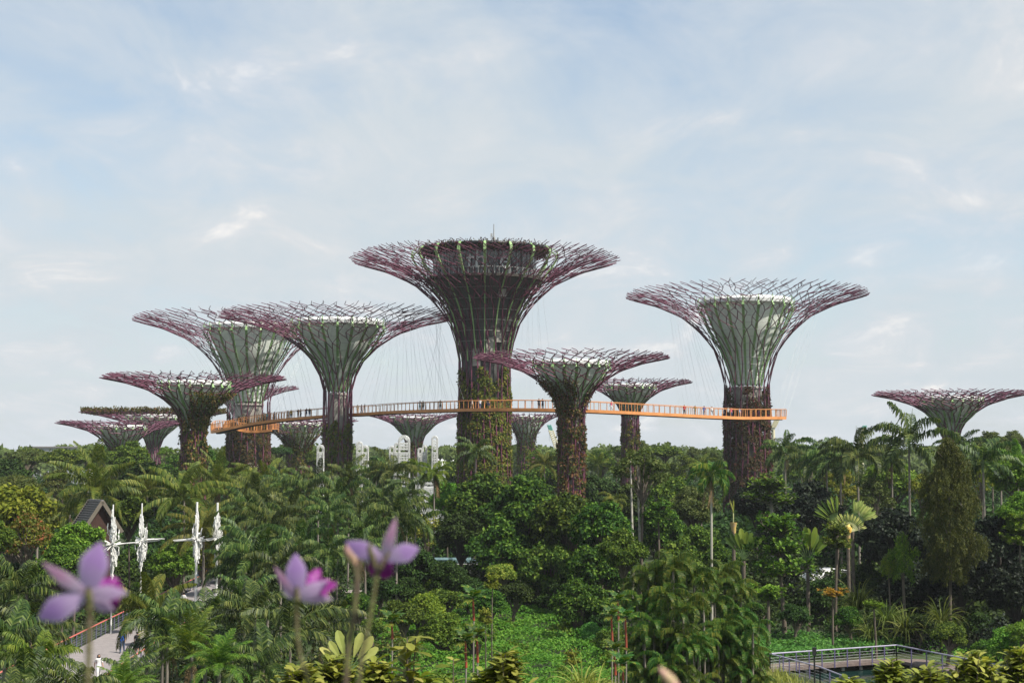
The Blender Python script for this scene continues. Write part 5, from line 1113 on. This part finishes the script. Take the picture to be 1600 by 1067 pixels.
# red stemmed palms
def lip(px, yt, D, k, lab, sh=1.0):
    top = P(px, yt, D); z0 = float(gz(top.x, D)); ro = root('red_stemmed_palm', (top.x, top.y, z0), lab, 'palm', 'slim palms with red shafts'); h = top.z - z0 - .6 * k
    inst('trunk', PTRUNK[0], ro, (0, 0, -.2), (.28, .28, h - sh + .2), material='palm_bark'); inst('crownshaft', PTRUNK[1], ro, (.035, 0, h - sh), (.36, .36, sh), material='red_shaft')
    inst('crown', LIPS[int(px) % 2], ro, (0, 0, h - .05), k * .8, material='foxtail_leaf')
for a in ((739, 918, 62, .72, 'red stemmed palm standing alone over the green slope', .9), (727, 985, 58, .66, 'lower red stemmed palm left of the lone one'), (745, 978, 59, .66, 'lower red stemmed palm right of the lone one'), (612, 955, 64, .75, 'red stemmed palm below the upper orchid', .7),
          (965, 925, 66, .6, 'tallest red stemmed palm left of the palm clump', .9), (955, 948, 64, .6, 'red stemmed palm furthest left by the clump', 1.1), (977, 950, 65, .62, 'red stemmed palm nearest the palm clump', 1.4), (960, 1000, 60, .6, 'short red stemmed palm by the clump'), (972, 1020, 58, .7, 'shortest red stemmed palm at the bottom by the clump', .6)): lip(*a)
# traveller palm fans
def fan_palm(px, yb, D, R_, lab, rz=0.0, m='cream_leaf', n=19, base=True, a0=.25, a1=2.9, leafL=.55, lw=.15):
    b = P(px, yb, D); z0 = float(gz(b.x, D)); ro = root('traveller_palm', (b.x, b.y, z0), lab, 'fan palm', rz=rz); h = b.z - z0; r = rng(int(px))
    mk('trunk', [path_tube([(0, 0, -.2), (0, 0, h * .5), (0, 0, h)], [.2, .17, .16], 8)], 'bark', ro)
    A, B, Pt, Dd, L = [], [], [], [], []
    for a in np.linspace(a0, a1, n):
        d = np.array([math.cos(a), 0, math.sin(a)]); A.append(np.array([0, 0, h]) + d * .15); B.append(np.array([0, 0, h]) + d * R_ * .55); k = len(A) % 2
        Pt.append(B[-1]); Dd.append(d + np.array([0, (-.12, .12)[k], 0])); L.append(R_ * leafL * r.uniform(.85, 1.15))
    mk('leaf_stalks', [tubes(A, B, .05, .025, 5)], 'fan_stalk' if base else 'green_shaft', ro)
    mk('fan_leaves', [big_leaves(np.array(Pt), np.array(Dd), np.tile([[0, -1., .25]], (n, 1)) + r.normal(size=(n, 3)) * .25, np.array(L), np.array(L) * lw, .12)], m, ro)
    if base and px > 1200: mk('heart', [path_tube([(0, -.2, h), (0, -.22, h + .5), (0, -.2, h + .8)], [.22, .34, .08], 10)], 'fan_heart', ro, True)
    if base: mk('sheath', [path_tube([(0, -.05, h - 1.5), (.05, -.05, h - .8), (0, 0, h - .1), (0, 0, h + .35)], [.12, .16, .24, .34], 8)], 'fan_sheath', ro, True)
mat('fan_stalk', (.50, .52, .20), .5, (.42, .44, .26), 2); mat('fan_sheath', (.42, .30, .22), .7, (.60, .42, .08), 1.5)
fan_palm(1325, 832, 140, 1.9, 'traveller palm fan with pale ribs and an orange heart', .1, n=27, leafL=.42); fan_palm(1332, 820, 143, 2.1, 'broken cream leaved fan behind the orange hearted one', -.2, n=17, base=False, a0=.35, a1=1.5, leafL=.6); fan_palm(1308, 820, 146, 2.2, 'dark green fan leaning left behind the orange hearted one', .3, m='mid_green', n=13, base=False, a0=1.5, a1=2.7, leafL=.7)
fan_palm(1146, 822, 138, 2.2, 'narrow yellow fan seen edge on right of the slender palm', 1.35, n=9, a0=1.2, a1=1.9); fan_palm(1262, 880, 132, 2.1, 'green banana like fan behind the tallest tiered tree', .2, m='mid_green', n=9, base=False, a0=.8, a1=2.2, leafL=.9, lw=.3); fan_palm(1162, 876, 134, 1.9, 'green banana like fan left of the tiered trees', -.2, m='mid_green', n=8, base=False, a0=.9, a1=2.2, leafL=.9, lw=.3)
fan_palm(545, 1050, 60, 1.1, 'pale banana like fan at the bottom under the orchids', .1, m='cream_leaf', n=7, base=False, a0=.7, a1=2.4, leafL=.9, lw=.36)
# shrubs
SH = [(640, 905, 122, 30, 'deep_leaf'), (672, 890, 128, 26, 'mid_green'), (625, 940, 108, 34, 'mid_green'), (668, 930, 112, 34, 'yellow_green'), (700, 920, 118, 32, 'mid_green'), (655, 948, 112, 24, 'ferny_leaf'), (690, 962, 102, 40, 'cover_leaf'), (740, 968, 102, 36, 'cover_leaf'), (735, 905, 124, 30, 'deep_leaf'), (770, 925, 116, 30, 'dense_green'),
      (800, 910, 120, 30, 'deep_leaf'), (590, 900, 120, 30, 'deep_leaf'), (560, 930, 112, 30, 'dense_green'), (585, 965, 104, 22, 'mid_green'), (540, 985, 96, 28, 'deep_leaf'), (870, 915, 126, 34, 'deep_leaf'), (940, 950, 116, 28, 'deep_leaf'), (960, 985, 100, 26, 'mid_green'), (925, 975, 108, 22, 'ferny_leaf'), (1180, 940, 122, 26, 'deep_leaf'), (1240, 945, 122, 26, 'deep_leaf'),
      (1330, 950, 122, 24, 'dense_green'), (1440, 960, 118, 30, 'deep_leaf'), (1480, 975, 112, 28, 'mid_green'), (1570, 985, 106, 34, 'light_green'), (1600, 970, 104, 30, 'light_green'), (1545, 1000, 110, 24, 'mid_green'), (1530, 960, 118, 26, 'deep_leaf'), (780, 880, 128, 24, 'croton_leaf'), (250, 930, 120, 22, 'mid_green'), (235, 900, 150, 20, 'light_green'), (1000, 1000, 92, 30, 'mid_green'), (205, 925, 128, 22, 'olive_leaf')]
SD = ['dark shrub at the top of the green slope', 'leafy shrub behind the slope mounds', 'shrub right of the orchid bud stalk', 'yellow tinged shrub on the slope', 'green shrub on the slope beneath the dark trees', 'rounded dark shrub on the slope edge', 'fern like mound on the left of the slope', 'fern like mound behind the lone red palm', 'shrub in shade above the lone red palm', 'shrub left of the yellow creeper',
      'shaded shrub under the pavilion', 'dark shrub behind the upper orchid stalk', 'shrub behind the orchid stalks', 'shrub at the left foot of the slope', 'dark shrub by the pale fan', 'shrub above the hollow', 'dark shrub left of the red stems', 'shrub among the red stems', 'shrub in the shaded hollow', 'shrub between clump and fern bank', 'shrub at the back of the fern bank',
      'shrub behind the boardwalk corner tree', 'dark shrub behind the boardwalk corner', 'green shrub beside the boardwalk', 'bright shrub at the right end of the boardwalk', 'bright shrub at the right edge', 'small shrub by the right stretch of boardwalk', 'dark shrub under the right trees', 'yellow flowered creeper bush before the pavilion', 'shrub beside the footbridge crowd', 'pale shrub behind the left sculptures', 'shrub at the left foot of the palm clump', 'olive shrub by the second sculpture']
for (px, yt, D, w, leaf), lab in zip(SH, SD): broad(px, yt, D * (1.12 if 580 < px < 990 else 1), w * .9, SHRUB, leaf, lab, cat='shrub', group='garden shrubs', name='shrub')
# yellow tipped climber over the slope
for px, yt, D, lab in ((768, 895, 84, 'yellow leaved sapling over the slope, upper one'), (760, 950, 80, 'yellow leaved sapling lower on the slope'), (895, 1015, 72, 'yellow sapling at the bottom before the hollow')):
    broad(px, yt, D, 15, [TIER[1]], 'croton_leaf', lab, cat='sapling', group='yellow leaved saplings', name='sapling', sq=1.4)
# strap leaved clumps
def tuft(px, yt, D, k, m, lab, n=120, cat='plant', name='strap_leaf_plant', group='strap leaved plants', w=.07):
    p = P(px, yt, D); z0 = float(gz(p.x, D)); r = rng(int(px * 7 + yt)); h = max(p.z - z0, .8); a = r.uniform(0, 2 * PI, n); el = r.uniform(.5, 1.45, n); d = np.stack([np.cos(a) * np.cos(el), np.sin(a) * np.cos(el), np.sin(el)], 1)
    B0 = np.stack([np.cos(a) * .15 * k, np.sin(a) * .15 * k, np.full(n, max(0, h - 1.5 * k))], 1); V, F = strips(B0, d, k * r.uniform(1.2, 2.2, n), w * k, r.uniform(.8, 2.0, n), 6, r.uniform(-1, 1, n))
    pr = [(V, F)]
    if h > 1.7 * k: pr.append(path_tube([(0, 0, 0), (0, 0, h - 1.45 * k)], [.12, .09], 6))
    tag(mk(name, pr, m, loc=(p.x, p.y, z0)), lab, cat, group)
for a in ((1340, 905, 124, 1.6, 'strap_leaf', 'big strap leaved plant left of the dark shrub tree'), (1385, 930, 120, 1.5, 'strap_leaf', 'strap leaved plant behind the boardwalk corner'), (1415, 950, 118, 1.3, 'strap_leaf', 'strap leaved plant right of the small light tree'), (1470, 935, 118, 1.3, 'strap_leaf', 'hanging strap leaved plant under the weeping tree'), (1360, 960, 119, 1.2, 'strap_leaf', 'lowest strap leaved plant behind the fern bank'),
          (910, 1030, 62, .9, 'grass_blade', 'pale grass tuft at the bottom before the hollow'), (930, 1045, 56, .7, 'grass_blade', 'second pale grass tuft at the bottom'), (55, 960, 90, 1.2, 'strap_leaf', 'strap leaved plant below the big orchid'), (640, 985, 92, .9, 'strap_leaf', 'strap leaved plant left on the slope')): tuft(*a)
# pale grass before the pond
r = rng(5); n = 9000; x = r.uniform(11.5, 24.5, n); y = r.uniform(76, 108, n); k = (x < 19.0 + (108 - y) * .15); x, y = x[k], y[k]; n = len(x)
a = r.uniform(0, 2 * PI, n); el = r.uniform(.8, 1.5, n); d = np.stack([np.cos(a) * np.cos(el), np.sin(a) * np.cos(el), np.sin(el)], 1); V, F = strips(np.stack([x, y, gz(x, y) - .05], 1), d, r.uniform(.6, 1.25, n), .05, r.uniform(.4, 1.6, n), 4)
tag(mk('tall_grass', [(V, F)], 'grass_blade'), 'pale tall grass in front of the pond railing', 'grass', kind='stuff')
# fern bank behind the boardwalk and the creeper on the slope
def scatter(name, r, n, pred, x0, x1, y0, y1, h, l, m, lab, cat='ground cover', mound=.5, stems=True):
    x = r.uniform(x0, x1, n); y = r.uniform(y0, y1, n); k = pred(x, y); x, y = x[k], y[k]; n = len(x)
    mo = (np.sin(x * .9 + y * .4) + np.sin(y * .7 - x * .5 + 2) + np.sin(x * 2.1) * np.sin(y * 1.9)) / 3 * mound; z = gz(x, y) + np.maximum(mo + mound * .5, 0) + h * r.random(n) ** .6
    nn = r.normal(size=(n, 3)) * .5 + np.array([0, -.15, 1]); L = l * r.uniform(.6, 1.4, n); V, F = leaves(np.stack([x, y, z], 1), np.cross(nn, sph(r, n)) + np.array([0, 0, -.2]), nn, L, L * .66)
    return tag(mk(name, [(V, F)], m), lab, cat, kind='stuff')
scatter('fern_bank', rng(6), 26000, lambda x, y: (y > 112.5 + (x - 18) * .40) & (y < 125) & (x < 33), 13, 34, 111, 126, .75, .24, 'ferny_leaf', 'bright ferny bank behind the boardwalk', mound=.25)
scatter('creeper_cover', rng(7), 110000, lambda x, y: (x > -14.5 + (y - 80) * .02) & (x < 7 + (y - 90) * .06), -16, 11, 76, 146, .35, .22, 'cover_leaf', 'bright green creeper covering the slope', mound=.6)
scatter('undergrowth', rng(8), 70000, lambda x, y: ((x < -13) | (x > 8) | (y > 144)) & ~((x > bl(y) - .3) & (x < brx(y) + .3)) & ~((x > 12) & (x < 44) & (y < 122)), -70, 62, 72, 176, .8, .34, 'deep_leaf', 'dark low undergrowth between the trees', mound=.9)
thicket('grass_mounds', rng(954), 60, lambda x, y: (x > -15) & (x < 8 + (y - 90) * .06), -16, 11, 84, 140, .5, 1.5, .22, 'cover_leaf', 'creeper mounds on the green slope')
scatter('boardwalk_verge', rng(9), 9000, lambda x, y: (x > 31.5 + (117 - y) * .52) & (x < 37 + (118 - y) * .52), 30, 58, 88, 124, .5, .22, 'light_green', 'light green verge right of the boardwalk', mound=.3)
# near shrubs along the bottom edge
def near_shrub(px, yt, D, wpx, lab, seed, m='shrub_near_leaf', L=.17, n=120, spike=False):
    r = rng(seed); t = P(px, yt, D); z0 = float(gz(t.x, D)); h = t.z - z0; w = wpx * D / FPX; ro = root('leafy_shrub', (t.x, t.y, z0), lab, 'shrub', 'yellow green shrubs at the near edge')
    tips = np.stack([r.normal(size=n) * w * .5, r.normal(size=n) * w * .35, h * (1 - .55 * r.random(n) ** 1.5)], 1); tips[:, 2] -= np.abs(tips[:, 0]) / w * h * .22
    if spike: tips = np.stack([r.normal(size=n) * .03, r.normal(size=n) * .03, h * (1 - .6 * r.random(n))], 1)
    A = tips * np.array([.3, .3, .45]); mk('branches', [tubes(A, tips, .012, .006, 5), tubes(np.zeros((len(A), 3)), A, .02, .012, 5)], 'bark', ro)
    m_ = 7; c = np.repeat(tips, m_, 0) - np.tile(np.linspace(0, .18, m_), n)[:, None] * np.array([0, 0, 1.]); a = np.tile(np.arange(m_) * 2.4, n) + r.normal(size=n * m_) * .4; el = r.uniform(-.15, .95, n * m_)
    D_ = np.stack([np.cos(a) * np.cos(el), np.sin(a) * np.cos(el), np.sin(el)], 1); Nn = np.stack([-np.cos(a) * np.sin(el), -np.sin(a) * np.sin(el), np.cos(el)], 1) + r.normal(size=(n * m_, 3)) * .2
    mk('foliage', [big_leaves(c, D_, Nn, L * r.uniform(.6, 1.15, n * m_), L * .48 * r.uniform(.8, 1.1, n * m_), .3)], m, ro)
for a in ((470, 1040, 17, 40, 'yellow green shrub at the bottom left of the orchid stalks', 1), (525, 1022, 18, 36, 'yellow green shrub right under the orchid stalks', 2), (590, 1030, 17, 36, 'yellow green shrub right of the orchid stalks', 3), (640, 985, 16, 16, 'upright leafy shoot right of the orchid stalks', 4, 'shrub_near_leaf', .2, 14, True),
          (790, 1018, 17, 26, 'yellow green shrub at the bottom centre', 5), (755, 1045, 17, 24, 'low shrub left of the bottom centre', 6), (708, 1020, 19, 9, 'thin young shrub on a pale stalk over the slope', 7, 'shrub_near_leaf', .2, 8, True), (660, 1050, 17, 22, 'low shrub under the upright shoot', 8),
          (1390, 1030, 21, 22, 'yellow green branch end before the pond', 9), (1450, 1040, 20, 34, 'leafy branches left of the right corner', 10), (1520, 1018, 20, 40, 'leafy branches in the right corner', 11), (1590, 1010, 21, 28, 'leafy branches at the right edge', 12), (1330, 1058, 19, 24, 'low leafy branches before the pond', 13)): near_shrub(*a)
# ------------------------------------------------------------------ the orchids close to the camera
def orchmat(name, c0, c1, edge, rough=.5, trans=.35):
    m = bpy.data.materials.new(name); m.use_nodes = True; t = m.node_tree; b = t.nodes['Principled BSDF']; o = t.nodes['Material Output']
    at = N(t, 'ShaderNodeAttribute'); at.attribute_name = 'along'; s = N(t, 'ShaderNodeSeparateXYZ'); t.links.new(at.outputs['Vector'], s.inputs[0])
    c = ramp(t, s.outputs[0], [(0, c0), (.2, c0), (.6, c1), (1, c1)]); e = ramp(t, s.outputs[1], [(.55, g(0)), (1, g(1))])
    c = mixc(t, mathn(t, 'MULTIPLY', e, .7), c, edge); tx = N(t, 'ShaderNodeTexCoord').outputs['Object']
    c = mixc(t, .25, c, ramp(t, noise(t, tx, 260, 3), [(.4, tuple(x * .7 for x in c0)), (.6, c1)]))
    vn = mathn(t, 'MULTIPLY', mathn(t, 'ADD', mathn(t, 'SINE', mathn(t, 'MULTIPLY', s.outputs[2], 26.0)), 1.0), .22); c = mixc(t, vn, c, tuple(x * .62 for x in c1))
    t.links.new(c, b.inputs['Base Color']); b.inputs['Roughness'].default_value = rough
    tr = N(t, 'ShaderNodeBsdfTranslucent'); t.links.new(c, tr.inputs[0]); mx = N(t, 'ShaderNodeMixShader'); mx.inputs[0].default_value = trans
    t.links.new(b.outputs[0], mx.inputs[1]); t.links.new(tr.outputs[0], mx.inputs[2]); t.links.new(mx.outputs[0], o.inputs[0]); MATS[name] = m
orchmat('petal_lilac', (.62, .48, .70), (.42, .24, .58), (.66, .54, .76), trans=.5)
orchmat('petal_pale', (.66, .54, .70), (.56, .40, .64), (.68, .57, .76), trans=.5)
orchmat('sepal_tip', (.64, .53, .70), (.50, .24, .40), (.64, .53, .72), trans=.5)
orchmat('lip_magenta', (.34, .05, .36), (.22, .008, .20), (.38, .04, .36), trans=.2)
mat('orchid_stem', (.15, .15, .055), .6, (.10, .07, .05), 45); mat('orchid_stem_dark', (.12, .09, .07), .6, (.08, .05, .07), 60); mat('bud_pink', (.50, .26, .24), .6, (.38, .3, .16), 60)
def petal(name, par, base, tip, width, m, side=(0, -1, 0), bow=.10, cup=.12, peak=.55, ruffle=0.0):
    base = np.asarray(base, float); tip = np.asarray(tip, float); L = np.linalg.norm(tip - base); T = (tip - base) / L; Nn = unit(np.asarray(side, float) - T * np.dot(side, T)); S = np.cross(T, Nn)
    nu, nv = 16, 9; V, at = [], []
    for i in range(nu):
        u = i / (nu - 1); w = ((.42 + .58 * math.sin(PI / 2 * u / peak)) if u < peak else (1 - ((u - peak) / (1 - peak)) ** 1.35) ** .95) * .5 * width + .0004
        for j in range(nv):
            v = j / (nv - 1) * 2 - 1; q = base + T * L * u + Nn * (bow * L * math.sin(PI * u) - cup * w * v * v + ruffle * w * math.sin(u * 17 + v * 6) * abs(v)) + S * w * v
            V.append(q); at.append((u, abs(v), v))
    F = [(i * nv + j, i * nv + j + 1, (i + 1) * nv + j + 1, (i + 1) * nv + j) for i in range(nu - 1) for j in range(nv - 1)]
    o = mk(name, [(V, F)], m, par, True); a = o.data.attributes.new('along', 'FLOAT_VECTOR', 'POINT'); a.data.foreach_set('vector', np.array(at, np.float32).ravel()); return o
def orchid(label, D, cpx, stem, petals, bud=None, second=None):
    c = P(*cpx, D); z0 = float(gz(c.x, D)); ro = root('orchid', (c.x, c.y, z0), label, 'flower', 'lilac orchids close to the camera'); o_ = Vector((c.x, c.y, z0))
    def L_(px, py, dz=0.0): return np.array(P(px, py, D + dz) - o_)
    pts = [L_(a, b, e) for a, b, e, _ in stem]; foot = pts[-1].copy(); foot[2] = 0; foot[0] *= 1.1; pts.append(foot); rr_ = [q[3] * .56 for q in stem] + [stem[-1][3] * .9]
    u = np.linspace(0, 1, len(pts)); uu = np.linspace(0, 1, 28); pts = np.array(pts); pt = np.stack([np.interp(uu, u, pts[:, k]) for k in range(3)], 1); ra = np.interp(uu, u, rr_)
    mk('stem', [path_tube(pt, ra, 8)] + [path_tube(np.array([pt[k] + (pt[k + 1] - pt[k]) * q for q in (.2, .5, .8)]), [ra[k] * 1.0, ra[k] * 1.45, ra[k]], 8) for k in range(4, 26, 4)], ['orchid_stem'], ro, True)
    for p_ in petals:
        nm, b, t, w, m = p_[:5]; kw = p_[5] if len(p_) > 5 else {}
        d0, d1 = kw.pop('d', (0, 0)); petal(nm, ro, L_(b[0], b[1], d0), L_(t[0], t[1], d1), w * D / FPX * .90, m, **kw)
    return ro, L_
f1, L1 = orchid('big blurred lilac orchid flower at the left, on an olive stalk', 1.12, (140, 925), [(138, 918, -.004, .0042), (140, 935, -.003, .0050), (140, 960, 0, .0042), (139, 1010, 0, .0038), (137, 1067, 0, .0040)], [
    ('petal', (136, 925), (158, 846), 48, 'petal_lilac', dict(peak=.6)), ('sepal', (134, 925), (66, 878), 22, 'sepal_tip', dict(d=(0, -.004), peak=.45)),
    ('petal', (130, 930), (60, 966), 42, 'petal_lilac', dict(peak=.60, d=(0, .002))), ('sepal', (142, 925), (200, 926), 24, 'petal_pale', dict(d=(-.004, -.002), peak=.5)),
    ('sepal', (142, 934), (178, 954), 22, 'petal_pale', dict(d=(0, .004))), ('lip', (150, 920), (192, 918), 40, 'lip_magenta', dict(d=(.004, .02), peak=.6, ruffle=.3)), ('lip', (155, 930), (184, 948), 32, 'lip_magenta', dict(d=(.006, .02), peak=.65, ruffle=.3))])
f2, L2 = orchid('middle lilac orchid flower with a magenta lip pointing right', 1.35, (465, 925), [(464, 916, -.005, .0026), (465, 935, -.004, .0052), (463, 950, 0, .0036), (464, 990, 0, .0026), (470, 1030, 0, .0028), (484, 1067, 0, .003)], [
    ('petal', (465, 932), (462, 864), 34, 'petal_lilac', dict(peak=.62, cup=.15)), ('sepal', (462, 934), (429, 884), 14, 'sepal_tip', dict(d=(0, -.01), peak=.45)), ('petal', (468, 934), (440, 905), 26, 'petal_pale', dict(peak=.5, d=(0, .004))),
    ('petal', (462, 935), (512, 908), 22, 'petal_pale', dict(d=(-.004, -.004))), ('sepal', (464, 934), (520, 935), 14, 'petal_pale', dict(d=(0, .004))),
    ('lip', (482, 922), (527, 911), 30, 'lip_magenta', dict(d=(.005, .02), peak=.42, ruffle=.5)), ('lip', (482, 915), (500, 888), 22, 'lip_magenta', dict(d=(.006, .02), peak=.5, ruffle=.5)), ('lip', (486, 926), (513, 930), 15, 'lip_magenta', dict(d=(.006, .015), ruffle=.4))])
f3, L3 = orchid('upper right lilac orchid flower with spread petals and hanging magenta lip', 1.30, (598, 880), [(609, 862, -.002, .0024), (597, 882, -.003, .0040), (588, 898, 0, .0034), (584, 930, 0, .0028), (575, 980, 0, .0032), (566, 1020, 0, .0028), (560, 1067, 0, .0034)], [
    ('petal', (598, 873), (540, 846), 30, 'petal_lilac', dict(peak=.55)), ('sepal', (601, 872), (619, 808), 19, 'sepal_tip', dict(d=(0, -.004), peak=.4)), ('petal', (603, 872), (655, 856), 31, 'petal_lilac', dict(peak=.6, d=(0, .003))),
    ('sepal', (596, 872), (576, 858), 14, 'petal_pale', dict(d=(-.002, -.006))), ('lip', (588, 872), (582, 900), 26, 'lip_magenta', dict(d=(.004, .016), peak=.5, ruffle=.4)), ('lip', (600, 872), (602, 905), 30, 'lip_magenta', dict(d=(.004, .018), peak=.6, ruffle=.4)), ('sepal', (592, 870), (590, 896), 14, 'petal_pale', dict(d=(.002, .01)))])
mk('bud', [path_tube([L3(580, 846, -.01), L3(577, 856, -.01), L3(581, 870, -.006), L3(586, 886, -.004)], [.0006, .0022, .0028, .0022], 8)], 'orchid_stem', f3, True)
c = P(552, 900, 1.33); z0 = float(gz(c.x, 1.33)); bs = root('orchid', (c.x, c.y, z0), 'unopened pinkish orchid bud on a stalk left of the upper flower', 'flower bud', 'lilac orchids close to the camera'); ob = Vector((c.x, c.y, z0))
def Lb(px, py, d=0): return np.array(P(px, py, 1.33 + d) - ob)
mk('bud', [path_tube([Lb(542, 851), Lb(545, 858), Lb(550, 870), Lb(554, 882)], [.001, .0048, .0050, .0022], 10)], 'bud_pink', bs, True)
ft = Lb(538, 1067); ft[2] = 0
mk('stem', [path_tube([Lb(554, 880), Lb(558, 900), Lb(556, 930), Lb(552, 970), Lb(544, 1010), Lb(540, 1067), ft], [.0018, .0026, .0024, .0024, .0026, .0026, .003], 8), path_tube([Lb(557, 900), Lb(563, 880), Lb(566, 868)], [.002, .0024, .001], 6)], 'orchid_stem', bs, True)
c = P(1050, 1060, 1.15); z0 = float(gz(c.x, 1.15)); bq = root('orchid', (c.x, c.y, z0), 'tip of a purple green orchid bud at the bottom edge before the palm clump', 'flower bud', 'lilac orchids close to the camera'); ob2 = Vector((c.x, c.y, z0))
def Lc(px, py): return np.array(P(px, py, 1.15) - ob2)
ft = Lc(1075, 1100); ft[2] = 0
mk('bud', [path_tube([Lc(1030, 1042), Lc(1036, 1050), Lc(1046, 1062), Lc(1060, 1080)], [.0008, .003, .0048, .003], 10)], 'bud_pink', bq, True); mk('stem', [path_tube([Lc(1060, 1080), Lc(1075, 1100), ft], .003, 8)], 'orchid_stem', bq, True)
# ------------------------------------------------------------------ haze
hz = mk('haze', [box((0, 2650, 31.5), (6100, 5900, 69))], 'white_paint'); tag(hz, kind='stuff')
hm = bpy.data.materials.new('haze'); hm.use_nodes = True; t = hm.node_tree; t.nodes.remove(t.nodes['Principled BSDF'])
pv = N(t, 'ShaderNodeVolumePrincipled'); pv.inputs['Color'].default_value = (.86, .91, .97, 1); pv.inputs['Density'].default_value = .00010
t.links.new(pv.outputs[0], t.nodes['Material Output'].inputs['Volume']); hz.data.materials.clear(); hz.data.materials.append(hm)
